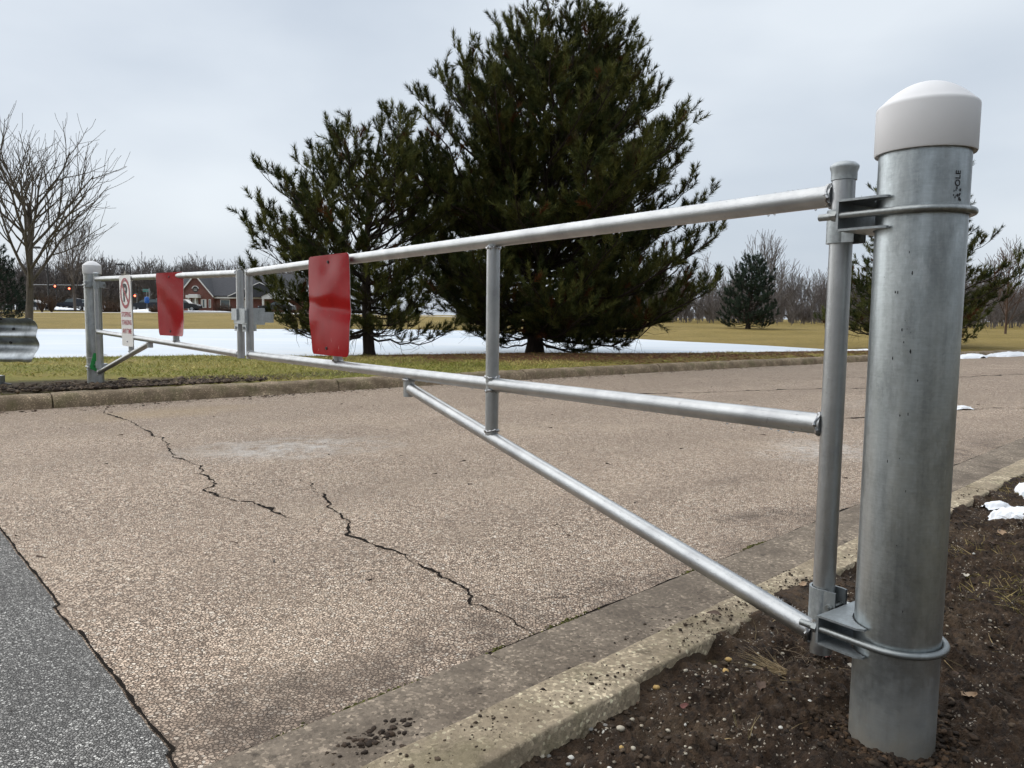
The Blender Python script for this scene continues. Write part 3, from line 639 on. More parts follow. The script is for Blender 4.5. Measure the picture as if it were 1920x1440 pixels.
# stencilled mill mark on the near post, reading upwards
fc = -POST / np.linalg.norm(POST); rc = V(-fc[1], fc[0])
def on_post(ang, z, r=0.0846): d = fc * math.cos(ang) + rc * math.sin(ang); return V(*(POST + d * r), z)
v, f = text_mesh('OLE', 0.02)
m = MB(); m.add([on_post(math.radians(44) - (p[1] - 0.5) * 0.012 / 0.084, 1.150 + p[0] * 0.030) for p in v], f)
rr = random.Random(3)
for _ in range(16):
    a0, z0 = math.radians(rr.uniform(38, 50)), rr.uniform(1.105, 1.150); k = rr.uniform(0.0008, 0.0028)
    n = 7; m.add([on_post(a0 + k / 0.084 * rr.uniform(.5, 1) * math.cos(q), z0 + k * 1.5 * rr.uniform(.5, 1) * math.sin(q)) for q in np.arange(n) * 2 * math.pi / n], [list(range(n))])
m.build('stencilled_mark', M['ink'], npost, smooth=False)
m = MB()
for _ in range(20):                      # scuffs
    a0, z0 = math.radians(rr.gauss(-12, 14)), rr.uniform(0.15, 1.08); k = rr.uniform(0.0006, 0.0022)
    n = 6; m.add([on_post(a0 + k / 0.084 * rr.uniform(.4, 1) * math.cos(q), z0 + k * rr.uniform(1, 3) * math.sin(q)) for q in np.arange(n) * 2 * math.pi / n], [list(range(n))])
tag(m.build('scuff_marks', M['ink'], npost, smooth=False), kind='stuff')

# ------------------------------------------------------------------ gate leaves
RP = 0.0241
def weld_ring(c, axis, r, seed):
    axis = axis / np.linalg.norm(axis); a = V(0, 0, 1) if abs(axis[2]) < .8 else V(1, 0, 0); x = np.cross(a, axis); x /= np.linalg.norm(x); y = np.cross(axis, x); rg = random.Random(seed)
    pts = [c + (x * math.cos(q) + y * math.sin(q)) * r + axis * 0.004 * rg.uniform(-1, 1) for q in np.linspace(0, 2 * math.pi, 27)]; pts[-1] = pts[0]
    return MB().tube(pts, [0.0042 * rg.uniform(0.7, 1.35) for _ in range(26)] + [0.004], 7, False)
def leaf(label, h, zt0, zt1, zl0, zl1, dz, drops):
    d = MEET - h; L = np.linalg.norm(d); d = d / L
    t = thing('gate_leaf', label, 'gate', (*h, 0), 'swing gate leaves')
    P = lambda s, z: V(*(h + d * s), z)
    ZT = lambda s: zt0 + (zt1 - zt0) * s / L; ZL = lambda s: zl0 + (zl1 - zl0) * s / L
    zb, zs_, sst = 0.1698 + dz, 0.575 + dz * 0.5, 0.4688 * L; ZB = lambda s: zb + (zs_ - zb) * s / sst
    sM = L - 0.085; sU, sS = 0.3194 * L, 0.6467 * L; R = M['rail']
    hs = MB().tube([P(0, 0.128 + dz), P(0, 0.6 + dz), P(0, 1.222 + dz)], RP, 32).build('hinge_stile', R, t)
    zc = 1.196 + dz
    MB().lathe(P(0, zc), [(0.0247, 0), (0.0268, 0.001), (0.0268, 0.018), (0.0300, 0.027), (0.0302, 0.031), (0.0285, 0.0335), (0.022, 0.0385), (0.012, 0.0415), (0.001, 0.0425)], 32).build('stile_cap', M['fitting'], hs)
    MB().tube([P(RP * .8, ZT(0)), P(L / 2, ZT(L / 2)), P(sM, ZT(sM))], RP, 32).build('top_rail', R, t)
    MB().tube([P(RP * .8, ZL(0)), P(L / 2, ZL(L / 2)), P(sM, ZL(sM))], RP, 32).build('lower_rail', R, t)
    MB().tube([P(RP * .8, ZB(0)), P(sst - RP * .8, ZB(sst))], RP, 32).build('diagonal_brace', R, t)
    MB().tube([P(sst, ZL(sst) - RP * .8), P(sst, zs_ - 0.034)], RP, 32).build('brace_stub', R, t)
    MB().tube([P(sU, ZT(sU) - RP * .8), P(sU, ZB(sU) + RP * .5)], RP, 32).build('upright', R, t)
    MB().tube([P(sS, ZT(sS) - RP * .8), P(sS, ZL(sS) + RP * .8)], RP, 32).build('upright', R, t)
    MB().tube([P(sM, ZL(sM) - 0.026), P(sM, ZT(sM) + 0.018)], RP * 1.02, 32).build('meeting_stile', R, t)
    dv = V(*d, 0); up = V(0, 0, 1)
    for k, (c, a) in enumerate([(P(RP + .002, ZT(0)), dv), (P(RP + .002, ZL(0)), dv), (P(RP + .002, ZB(0)), dv + up * .25), (P(sU, ZT(sU) - RP - .002), up), (P(sU, ZL(sU) + RP + .001), up), (P(sU, ZL(sU) - RP - .001), up), (P(sU, ZB(sU) + RP + .004), up), (P(sS, ZL(sS) + RP + .001), up), (P(sM - RP, ZT(sM)), dv), (P(sM - RP, ZL(sM)), dv), (P(sst, ZL(sst) - RP), up)]):
        weld_ring(c, a, RP + 0.0008, k + 5).build('weld', M['weld'], t)
    # rain beads: on the upper side of the rails and hanging below
    vs, fs, n = [], [], 0; rg = np.random.default_rng(3)
    ico = np.array([(0, 0, 1), (.89, 0, .45), (.28, .85, .45), (-.72, .53, .45), (-.72, -.53, .45), (.28, -.85, .45), (.72, .53, -.45), (-.28, .85, -.45), (-.89, 0, -.45), (-.28, -.85, -.45), (.72, -.53, -.45), (0, 0, -1)])
    icf = np.array([(0, 1, 2), (0, 2, 3), (0, 3, 4), (0, 4, 5), (0, 5, 1), (1, 6, 2), (2, 7, 3), (3, 8, 4), (4, 9, 5), (5, 10, 1), (6, 7, 2), (7, 8, 3), (8, 9, 4), (9, 10, 5), (10, 6, 1), (11, 7, 6), (11, 8, 7), (11, 9, 8), (11, 10, 9), (11, 6, 10)])
    px = V(-d[1], d[0], 0)
    for Zf, smax in ((ZT, sM), (ZL, sM), (ZB, sst)):
        for i in range(drops):
            s = smax * rg.random() ** 1.6; hang = rg.random() < 0.07
            a = math.radians(-90 + rg.normal(0, 6)) if hang else math.radians(rg.normal(90, 38))
            r = rg.uniform(0.0024, 0.0036) if hang else rg.uniform(0.0007, 0.0019)
            c = P(s, Zf(s)) + (px * math.cos(a) + up * math.sin(a)) * (RP + r * (0.5 if hang else 0.2))
            vs.append(c + ico * r); fs.append(icf + n); n += 12
    if drops: tag(fast_mesh('rain_beads', np.vstack(vs), np.vstack(fs), M['water'], t, smooth=True), kind='stuff')
    return t, P, ZT, ZL, d, L
near_leaf, PNL, ZTn, ZLn, dN, LN = leaf('near swing gate leaf hung from the capped post in the mud', HN, 1.1665, 1.150, 0.6558, 0.6173, 0.0, 420)
far_leaf, PFL, ZTf, ZLf, dF, LF = leaf('far swing gate leaf hung from the post beyond the opposite kerb', HF, 1.2295, 1.150, 0.6676, 0.6118, DZF, 0)
# latch joining the meeting stiles
nrm = V(-dN[1], dN[0]); nrm = nrm if nrm[0] > 0 else -nrm            # towards the far side of the gate
ax = [[*dN, 0], [*nrm, 0], [0, 0, 1]]; C = lambda a, b, z: V(*(MEET + dN * a + nrm * b), z)
m = MB().box(C(0, -0.032, 0.868), (0.27, 0.008, 0.10), ax); lat = m.build('latch_plate', M['fitting'], near_leaf)
for a, b, z, sz in ((-0.02, 0.045, 0.868, (0.012, 0.15, 0.11)), (0.03, 0.045, 0.868, (0.010, 0.15, 0.09)), (0.0, 0.15, 0.862, (0.02, 0.07, 0.07)), (-0.10, -0.042, 0.866, (0.07, 0.012, 0.08)), (0.085, -0.043, 0.880, (0.11, 0.012, 0.075))):
    MB().box(C(a, b, z), sz, ax).build('latch_block', M['fitting'], lat)
for a in (-0.085, 0.085):
    MB().box(C(a, -0.030, 0.792), (0.075, 0.010, 0.046), ax).build('clamp_strap', M['fitting'], lat); MB().box(C(a + 0.02, 0.028, 0.792), (0.05, 0.03, 0.040), ax).build('clamp_strap', M['fitting'], lat)
    MB().tube([C(a, -0.045, 0.792), C(a, -0.032, 0.792)], 0.010, 6).build('bolt', M['ubolt'], lat)

# ------------------------------------------------------------------ signs on the gate
def plate(w, h, r, T, bend, nx=13, extra=(0.12, 0.3, 0.5, 0.7, 0.88)):
    ys = sorted(set([-h / 2 + r * (1 - math.cos(a)) for a in np.linspace(0, math.pi / 2, 6)] + [h / 2 - r * (1 - math.cos(a)) for a in np.linspace(0, math.pi / 2, 6)] + list(np.linspace(-h / 2 + r, h / 2 - r, 17))))
    def row(y, t):
        dy = max(0, abs(y) - (h / 2 - r)); hw = w / 2 - r + math.sqrt(max(r * r - dy * dy, 0)) if dy > 0 else w / 2
        return [bend(x, y, t) for x in np.linspace(-hw, hw, nx)]
    F = np.array([row(y, -T / 2) for y in ys]); B = np.array([row(y, T / 2) for y in ys]); ny = len(ys)
    m = MB().grid(F[:, ::-1]).grid(B)
    rim = [(0, j) for j in range(nx)] + [(i, nx - 1) for i in range(1, ny)] + [(ny - 1, j) for j in range(nx - 2, -1, -1)] + [(i, 0) for i in range(ny - 2, 0, -1)]
    vf = [F[i, j] for i, j in rim]; vb = [B[i, j] for i, j in rim]; n = len(rim)
    m2 = MB().add(vf + vb, [[i, (i + 1) % n, n + (i + 1) % n, n + i] for i in range(n)])
    return m, m2
def gate_sign(name, label, s, P, d, w, h, ztop, rot, bendf, mat, off=0.034):
    nr = V(-d[1], d[0]); nr = nr if np.dot(nr, V(0, 0) - P(s, 0)[:2]) > 0 else -nr     # towards the camera side
    xr = V(nr[1], -nr[0]) * -1
    xr = xr if xr[0] > 0 else -xr
    c, sn = math.cos(rot), math.sin(rot); x2 = xr * c + nr * sn; n2 = nr * c - xr * sn
    base = P(s, ztop - h / 2) + V(*(nr * off), 0)
    def F(x, y, t):
        dx, dyy, dn = bendf(x / w * 2, y / h * 2); return base + V(*(x2 * (x + dx * w / 2) + n2 * (dn - t)), y + dyy)
    o = thing(name, label, 'sign', base + V(0, 0, -h / 2))
    m, rim = plate(w, h, 0.026, 0.0022, F); m.build('plate', mat, o, ang=70); rim.build('edge', M['alu'], o)
    for yy in (0.43, -0.43):
        q = F(0, yy * h, -0.001); MB().tube([q, q + V(*(n2 * 0.006), 0)], [0.009, 0.006], 10).build('bolt', M['ubolt'] if mat is not M['signred'] else M['ink'], o)
    return o, F
def bend_near(u, v):     # creased across the middle, lower half kicked forward, dented round the top bolt
    lo = max(0, -v - 0.02)
    dn = 0.004 * (1 - u * u) + 0.012 + 0.010 * lo - 0.006 * math.exp(-((v + 0.06 + 0.08 * u) / 0.12) ** 2) - 0.006 * math.exp(-(u * u * 8 + (v - 0.75) ** 2 * 20)) + 0.004 * math.exp(-((v - 0.35 - 0.6 * u) / 0.3) ** 2)
    return 0.26 * lo * max(0, -u), 0, dn
def bend_far(u, v):
    lo = max(0, -v - 0.05)
    dn = 0.004 * lo * (1 - u) + 0.004 * math.sin(3 * v + 2 * u) + 0.006 + 0.05 * max(0, u - v - 1.45) ** 1.2
    return 0.24 * lo * max(0, -u) + 0.16 * max(0, u - v - 1.55), 0, dn
gate_sign('marker_sign', 'creased glossy red square marker sign nearer the camera, right of the gate latch', 0.6467 * LN, PNL, dN, 0.457, 0.50, ZTn(0.65 * LN) + 0.028, math.radians(-3), bend_near, M['signred'])
gate_sign('marker_sign', 'battered red square marker sign on the far leaf, bottom corners bent', 0.6467 * LF, PFL, dF, 0.46, 0.505, ZTf(0.65 * LF) + 0.026, math.radians(-9), bend_far, M['signred'])
nps, F = gate_sign('no_parking_sign', 'narrow white no parking sign with red ring and lettering on far leaf', 0.3194 * LF, PFL, dF, 0.33, 0.665, ZTf(0.32 * LF) + 0.022, math.radians(-3), lambda u, v: (0, 0, 0.004 * math.sin(2 * v)), M['signwhite'])
m = MB(); T_ = 0.0035; rr_o, rr_i, cy = 0.142, 0.112, 0.165
an = np.linspace(0, 2 * math.pi, 49); m.add([F(rr_o * math.cos(a), cy + rr_o * math.sin(a), -T_) for a in an] + [F(rr_i * math.cos(a), cy + rr_i * math.sin(a), -T_) for a in an], [[i, i + 1, 49 + i + 1, 49 + i] for i in range(48)])
m.build('red_ring', M['ringred'], nps, smooth=False)
q = math.radians(135); dx, dy = math.cos(q), math.sin(q); w_ = 0.013
MB().add([F(s * rr_i * dx + k * w_ * -dy, cy + s * rr_i * dy + k * w_ * dx, -T_ - .0012) for s, k in ((-1, -1), (-1, 1), (1, 1), (1, -1))], [[0, 1, 2, 3]]).build('red_slash', M['ringred'], nps, smooth=False)
v, f = text_mesh('P', 0.03); MB().add([F(-0.055 + p[0] * 0.115, cy - 0.08 + p[1] * 0.17, -T_ - .0006) for p in v], f).build('letter', M['ink'], nps, smooth=False)
for txt, yy, ww in (('STOPPING', -0.055, 0.27), ('STANDING', -0.130, 0.28), ('ANY TIME', -0.212, 0.26)):
    v, f = text_mesh(txt, 0.01); MB().add([F((p[0] - 0.5) * ww, yy + p[1] * 0.046, -T_) for p in v], f).build('lettering', M['redink'], nps, smooth=False)
# green tag tied to the far post
fcp = -FPOST / np.linalg.norm(FPOST); rcp = V(-fcp[1], fcp[0])
tb = V(*(FPOST + fcp * 0.09), 0.16)
Q = lambda a, z, o=0.0: V(*(FPOST + fcp * (0.0875 + o) + rcp * a), z)
tg_ = thing('paper_tag', 'small bright green tag tied low on the far gate post', 'tag', tb)
kq = [(-0.014, 0.435), (0.012, 0.432), (0.026, 0.250), (-0.004, 0.240), (-0.058, 0.275)]
MB().prism([Q(a, z, 0.030 + 0.03 * (z < .3)) for a, z in kq], (0, 0, 0), (*(fcp * 0.0015), 0)).build('tag_sheet', M['tag'], tg_, smooth=False)
m = MB(); rg = random.Random(5)
for zz in (0.335, 0.290):
    for k in range(4):
        p0 = Q(-0.024 + k * 0.010, zz + rg.uniform(-.012, .012), 0.056); p1 = Q(-0.018 + k * 0.010, zz + rg.uniform(-.012, .012), 0.056); m.tube([p0, p1], 0.0022, 5)
tag(m.build('scribble', M['ink'], tg_), kind='stuff')
m = MB(); m.tube([V(*(FPOST + (fcp * math.cos(a) + rcp * math.sin(a)) * 0.0885), 0.395 + 0.02 * math.sin(a)) for a in np.linspace(-math.pi, math.pi * 0.25, 30)] + [Q(0.075, 0.415, 0.03), Q(0.12, 0.42, 0.03)], 0.0025, 6); m.build('cable_tie', M['tie'], tg_)

# ------------------------------------------------------------------ guardrail end at the left
ga, gb = at(-420, 640, 7.6), at(72, 632, 7.55)
ga[2] = 0.60; gb[2] = 0.60
gt = thing('guardrail', 'bent weathered steel guardrail end at the left edge by the gate post', 'guardrail', V(ga[0], ga[1], 0.1))
prof = [(-0.22, 0.055), (-0.19, 0.07), (-0.135, 0.035), (-0.09, -0.035), (-0.045, -0.055), (0.0, -0.01), (0.03, 0.03), (0.07, 0.005), (0.11, -0.045), (0.15, -0.055), (0.185, -0.02), (0.215, 0.035)]
pz = np.array(prof); tt = np.linspace(0, 1, len(pz)); t2 = np.linspace(0, 1, 40); pz = np.column_stack([np.interp(t2, tt, pz[:, 0]), np.interp(t2, tt, pz[:, 1])])
for _ in range(2): pz[1:-1] = (pz[:-2] + pz[1:-1] * 2 + pz[2:]) / 4
us_ = np.linspace(0, 1, 60); rows_f, rows_b = [], []
e2 = (gb - ga)[:2]; e2 /= np.linalg.norm(e2); n2 = V(e2[1], -e2[0])
for u in us_:
    p = ga * (1 - u) + gb * u; endf = max(0, (u - 0.90) / 0.10); row = []
    for k, (z, o) in enumerate(pz):
        cut = 0.035 * endf ** 3 * (abs(z) / 0.2) ** 2
        rag = (0.018 * vnoise(V(u * 42), V(1.0), 3)[0] - 0.02 * max(0, (0.92 - u) * 8)) if abs(z) > 0.19 else 0
        row.append(V(*(p[:2] + n2 * (o * (1 - 0.35 * endf) + 0.02 * endf ** 2) - e2 * cut), p[2] + z + (rag if z > 0 else -rag * .8)))
    rows_f.append(row); rows_b.append([r - V(*(n2 * 0.004), 0) for r in row])
Fg, Bg = np.array(rows_f), np.array(rows_b)
m = MB().grid(Fg).grid(Bg[:, ::-1])
n = Fg.shape[1]; m.add(np.vstack([Fg[-1], Bg[-1]]), [[i, i + 1, n + i + 1, n + i] for i in range(n - 1)])
for side in (0, -1): m.add(np.vstack([Fg[:, side], Bg[:, side]]), [[i, i + 1, 60 + i + 1, 60 + i] for i in range(59)])
m.build('beam', M['guard'], gt, ang=70)
for bu, bz in ((0.9, 0.10), (0.885, -0.03), (0.865, 0.205), (0.70, 0.1)):
    p = ga * (1 - bu) + gb * bu
    o = np.interp(bz, pz[:, 0], pz[:, 1]); MB().tube([V(*(p[:2] + n2 * (o + 0.001)), p[2] + bz), V(*(p[:2] + n2 * (o + 0.012)), p[2] + bz)], [0.017, 0.011], 10).build('splice_bolt', M['ink'], gt)
pb = on(4, 728, 0.07)
MB().box(V(pb[0] - 0.42, pb[1] + 0.1, 0.35), (0.10, 0.15, 0.8)).build('post', M['guard'], gt)
bx_ = thing('steel_stub', 'small dark steel stub in the mud at the left edge below the guardrail', 'post stub', V(pb[0] - .03, pb[1], 0.06))
MB().box(V(pb[0] - 0.02, pb[1], 0.12), (0.06, 0.08, 0.17)).build('stub_plate', M['guard'], bx_); MB().box(V(pb[0] - 0.05, pb[1] - 0.045, 0.12), (0.03, 0.012, 0.15)).build('stub_rib', M['pole'], bx_)
MB().tube([V(pb[0] + 0.01, pb[1], 0.11), V(pb[0] + 0.09, pb[1] + 0.01, 0.10)], [0.025, 0.02], 10).build('stub_arm', M['pole'], bx_)
#==GATE_END==

# ------------------------------------------------------------------ trees
def tube_batch(paths, radii, sides):
    """many tubes of equal point count -> verts, quads"""
    P = np.asarray(paths); R = np.asarray(radii); B, n = P.shape[:2]
    t = np.gradient(P, axis=1); t /= np.linalg.norm(t, axis=2)[..., None] + 1e-12
    a = np.where(np.abs(t[:, :1, 2:3]) < 0.8, V(0, 0, 1), V(1, 0, 0)); x = np.cross(np.broadcast_to(a, t.shape), t); x /= np.linalg.norm(x, axis=2)[..., None] + 1e-9; y = np.cross(t, x)
    an = np.arange(sides) * 2 * math.pi / sides
    v = P[:, :, None] + R[:, :, None, None] * (np.cos(an)[None, None, :, None] * x[:, :, None] + np.sin(an)[None, None, :, None] * y[:, :, None])
    i, j = np.meshgrid(np.arange(n - 1), np.arange(sides), indexing='ij'); j2 = (j + 1) % sides
    q = np.stack([i * sides + j, i * sides + j2, (i + 1) * sides + j2, (i + 1) * sides + j], -1).reshape(-1, 4)
    q = (q[None] + (np.arange(B) * n * sides)[:, None, None]).reshape(-1, 4)
    return v.reshape(-1, 3), q
def join(parts):
    vs, fs, n = [], [], 0
    for v, f in parts: vs.append(v); fs.append(f + n); n += len(v)
    return np.vstack(vs), np.vstack(fs)
def unit(a): return a / (np.linalg.norm(a, axis=-1)[..., None] + 1e-12)

def pine(name, label, base, H, env, seed, nlimb=130, nper=60, nlen=0.12, nwid=0.008, shoot=0.24, trunk_r=0.14, z0=0.05, green=((0.024, 0.036, 0.012), (0.112, 0.115, 0.032)), dead=0.03, sub_step=0.17, inner=0.3, lean=(0, 0), group='pine trees by the pond', rise=(0.02, 1.0), tip_up=0.55):
    """env: list of (height fraction, radius left, radius right)"""
    g = np.random.default_rng(seed); E_ = np.array(env); base = V(*base)
    t = thing(name, label, 'tree', base, group)
    def rad(zf, az):
        l = np.interp(zf, E_[:, 0], E_[:, 1]); r = np.interp(zf, E_[:, 0], E_[:, 2]); w = (1 + math.cos(az)) / 2
        return l * (1 - w) + r * w
    def axis(z): f = z / H; return base + V(lean[0] * f * f + 0.10 * math.sin(3 * f + seed), lean[1] * f * f + 0.08 * math.sin(2.3 * f + 1 + seed), z)
    zz = np.linspace(-0.1, H * 0.97, 22)
    tv = tube_batch([[axis(z) for z in zz]], [[trunk_r * (1 - 0.93 * (max(z, 0) / H)) * (1.35 if z < 0.1 else 1) for z in zz]], 9)
    woodp = []; limbs, limr = [], []; subs, subr = [], []; twg, twr = [], []
    sp, sdv, sln, scl = [], [], [], []
    s9 = np.linspace(0, 1, 9)
    for k in range(nlimb):
        zf = z0 + (0.985 - z0) * ((k + g.random()) / nlimb) ** 0.9
        az = k * 2.39996 + g.normal(0, 0.35); inn = g.random() < inner
        rt = rad(zf, az) * (g.uniform(0.45, 0.8) if inn else g.uniform(0.86, 1.04))
        if rt < 0.12: rt = 0.12
        rs = rise[0] + (rise[1] - rise[0]) * zf ** 1.2
        zt = zf * H; zs = max(0.06 * H if zf > 0.12 else zt * 0.8 + 0.1, zt - rt * rs); zs = min(zs, H * 0.94)
        A = axis(zs); hd = V(math.cos(az), math.sin(az), 0); sd_ = V(-math.sin(az), math.cos(az), 0)
        end = axis(zt) * V(1, 1, 0) + V(0, 0, base[2] + zt) + hd * rt
        sag = (0.10 if zf < 0.35 else 0.03) * rt; bow = g.normal(0, 0.06) * rt
        path = A + np.outer(s9, end - A) + np.outer(-np.sin(s9 * math.pi) * sag + 0.06 * rt * s9 ** 4, V(0, 0, 1)) + np.outer(np.sin(s9 * math.pi) * bow, sd_) + g.normal(0, 0.012, (9, 3)) * rt
        path[0] = A
        Lb = np.linalg.norm(np.diff(path, axis=0), axis=1).sum()
        limbs.append(path); limr.append((0.010 + 0.011 * Lb) * (1 - 0.86 * s9))
        tan = unit(np.gradient(path, axis=0))
        ns = max(3, int(Lb * 0.72 / sub_step)); side = 1
        for q in range(ns):
            s = 0.26 + 0.74 * (q + g.random()) / ns; side = -side
            i = min(7, int(s * 8)); fr = s * 8 - i; p = path[i] * (1 - fr) + path[i + 1] * fr; T = tan[i]
            lat = unit(np.cross(T, V(0, 0, 1))) * side
            sl = (0.28 + 0.42 * (1 - s) * min(Lb, 2.6) * 0.55) * g.uniform(0.7, 1.3)
            dr = unit(T * g.uniform(0.5, 1.0) + lat * g.uniform(0.35, 1.0) + V(0, 0, g.uniform(-0.12, 0.55)))
            s5 = np.linspace(0, 1, 5); pth = p + np.outer(s5 * sl, dr) + np.outer(s5 ** 2 * sl * g.uniform(0.05, 0.35), V(0, 0, 1)) + g.normal(0, 0.02, (5, 3)) * sl
            pth[0] = p; subs.append(pth); subr.append((0.006 + 0.006 * sl) * (1 - 0.7 * s5))
            nsh = max(2, int(sl / 0.11))
            for w in range(nsh):
                ss = 1.0 if w == 0 else g.uniform(0.25, 0.98)
                if w and s < 0.5 and g.random() < 0.45:
                    if g.random() < 0.5:       # bare twig inside the crown
                        j = min(3, int(ss * 4)); a0 = pth[j]; d0 = unit(dr + g.normal(0, 0.7, 3)); ll = g.uniform(0.15, 0.4)
                        twg.append([a0, a0 + d0 * ll * 0.5 + g.normal(0, 0.02, 3), a0 + d0 * ll]); twr.append([0.004, 0.003, 0.0015])
                    continue
                j = min(3, int(ss * 4)); f2 = ss * 4 - j; a0 = pth[j] * (1 - f2) + pth[j + 1] * f2
                d0 = unit(dr * 0.75 + g.normal(0, 0.42, 3) + V(0, 0, tip_up + g.uniform(-0.15, 0.35)))
                sp.append(a0); sdv.append(d0); sln.append(shoot * g.uniform(0.6, 1.25))
                r = g.random(); gm = g.random()
                c = np.array(green[0]) * (1 - gm) + np.array(green[1]) * gm
                if r < dead: c = np.array((0.115, 0.048, 0.018)) * g.uniform(0.5, 1.2)
                elif r < dead * 3: c = np.array((0.060, 0.050, 0.020))
                scl.append(c)
        # leader of the limb
        sp.append(path[-1]); sdv.append(unit(tan[-1] * 0.5 + V(0, 0, tip_up + 0.5))); sln.append(shoot * 1.25); scl.append(np.array(green[1]))
        if zf < 0.45:            # dead lower twigs along the bare inner limb
            for q in range(int(Lb * 7)):
                i = g.integers(1, 8); d0 = unit(tan[i] * 0.7 + g.normal(0, 0.6, 3)); ll = g.uniform(0.2, 0.7)
                twg.append([path[i], path[i] + d0 * ll * .5 + g.normal(0, .04, 3), path[i] + d0 * ll + g.normal(0, .06, 3)]); twr.append([0.005, 0.0035, 0.0015])
    top = axis(H * 0.965)
    for q in range(5): sp.append(top); sdv.append(unit(V(*g.normal(0, 0.25, 2), 1))); sln.append(shoot * 1.4); scl.append(np.array(green[1]))
    bv = [tube_batch(limbs, limr, 6), tube_batch(subs, subr, 4)]
    if twg: bv.append(tube_batch(twg, twr, 3))
    fast_mesh('trunk', *tv, M['bark'], t, smooth=True)
    tag(fast_mesh('limbs', *join(bv), M['bark'], t, smooth=True), kind='stuff')
    sp, sdv, sln, scl = map(np.array, (sp, sdv, sln, scl)); n = len(sp)
    u = g.random((n, nper)) ** 0.8; a = g.random((n, nper)) * 2 * math.pi; sprd = np.radians(g.uniform(28, 72, (n, nper))) * (1.12 - 0.5 * u)
    ref = np.where(np.abs(sdv[:, 2:3]) < 0.85, V(0, 0, 1), V(1, 0, 0)); x = unit(np.cross(ref, sdv)); y = np.cross(sdv, x)
    pr = np.cos(a)[..., None] * x[:, None] + np.sin(a)[..., None] * y[:, None]
    nd = np.cos(sprd)[..., None] * sdv[:, None] + np.sin(sprd)[..., None] * pr
    b0 = sp[:, None] + sdv[:, None] * (u * sln[:, None])[..., None]
    ll = nlen * g.uniform(0.75, 1.15, (n, nper)); tip = b0 + nd * ll[..., None] + V(0, 0, 0.015)
    sd2 = unit(np.cross(nd, g.normal(0, 1, (n, nper, 3)))) * nwid / 2
    vs = np.stack([b0 - sd2, b0 + sd2, tip], 2).reshape(-1, 3)
    cc = scl[:, None] * g.uniform(0.75, 1.3, (n, nper))[..., None]; cc = np.repeat(cc[:, :, None], 3, 2).reshape(-1, 3)
    tag(fast_mesh('crown', vs, np.arange(len(vs)).reshape(-1, 3), M['needle'], t, col=cc), kind='stuff')
    return t, n

# big pine by the pond; its smaller neighbour; one half hidden by the near post; two across the water
B1 = on(1010, 662, 0.0); k = B1[1] / FPX
P1 = [(0.0, 1.2, 1.2), (0.05, 1.6, 2.8), (0.12, 2.3, 4.3), (0.2, 2.7, 4.6), (0.33, 3.3, 4.5), (0.42, 3.7, 4.2), (0.5, 4.0, 3.85), (0.58, 4.1, 3.35), (0.66, 4.05, 2.85), (0.74, 3.75, 2.2), (0.82, 3.0, 1.7), (0.9, 2.0, 1.45), (0.96, 1.6, 1.25), (1.0, 1.0, 0.9)]
_, n1 = pine('pine_tree', 'tallest dense dark green pine in the middle beside the frozen pond', (B1[0], B1[1], 0.0), 7.75, P1, 5, nlimb=190, nper=66, nlen=0.135, nwid=0.015, shoot=0.30, trunk_r=0.2, z0=0.02, lean=(0.75, 0), sub_step=0.14)
B2 = on(690, 668, 0.0)
P2_ = [(0.0, 0.9, 0.9), (0.08, 1.9, 1.7), (0.2, 2.3, 1.6), (0.4, 2.4, 1.6), (0.52, 2.65, 1.6), (0.64, 2.2, 1.6), (0.78, 2.2, 1.6), (0.90, 2.0, 1.4), (0.96, 1.2, 1.1), (1.0, 0.6, 0.7)]
_, n2_ = pine('pine_tree', 'smaller open pine left of the tallest, its trunk bare above the ice', (B2[0], B2[1], 0.0), 4.75, P2_, 9, nlimb=74, nper=60, nlen=0.125, nwid=0.014, shoot=0.25, trunk_r=0.13, z0=0.07, lean=(0.35, 0.1), sub_step=0.15, inner=0.18)
B3 = on(1712, 655, 0.0)
P3 = [(0.0, 1.5, 1.4), (0.08, 2.7, 2.2), (0.2, 2.6, 2.6), (0.45, 1.9, 2.7), (0.62, 1.6, 2.0), (0.72, 1.5, 1.5), (0.85, 1.25, 1.0), (1.0, 0.3, 0.2)]
pine('pine_tree', 'pine standing behind the near gate post at right', (B3[0], B3[1], 0.08), 5.8, P3, 13, nlimb=95, nper=46, nlen=0.135, nwid=0.018, shoot=0.27, trunk_r=0.15, z0=0.04, sub_step=0.19)
B4 = at(1405, 616, 44)
pine('pine_tree', 'rounded blue-green evergreen on the far bank in the distance right of the tallest pine', (B4[0], B4[1], 0.28), 4.0, [(0, 1.3, 1.3), (0.1, 1.6, 1.6), (0.4, 1.55, 1.5), (0.65, 1.25, 1.2), (0.85, 0.8, 0.8), (1, 0.3, 0.3)], 17, nlimb=95, nper=30, nlen=0.14, nwid=0.022, shoot=0.2, trunk_r=0.12, z0=0.03, green=((0.020, 0.034, 0.024), (0.042, 0.060, 0.040)), dead=0.0, sub_step=0.16, group='evergreens across the pond')
B5 = at(-10, 604, 36)
pine('pine_tree', 'dark evergreen at the left edge behind the guardrail', (B5[0], B5[1], 0.25), 3.55, [(0, 1.2, 1.2), (0.1, 1.45, 1.45), (0.4, 1.3, 1.2), (0.7, 0.95, 0.8), (0.88, 0.5, 0.5), (1, 0.15, 0.15)], 19, nlimb=80, nper=30, nlen=0.11, nwid=0.018, shoot=0.17, trunk_r=0.1, z0=0.03, green=((0.012, 0.020, 0.013), (0.026, 0.038, 0.022)), dead=0.0, sub_step=0.15, group='evergreens across the pond')

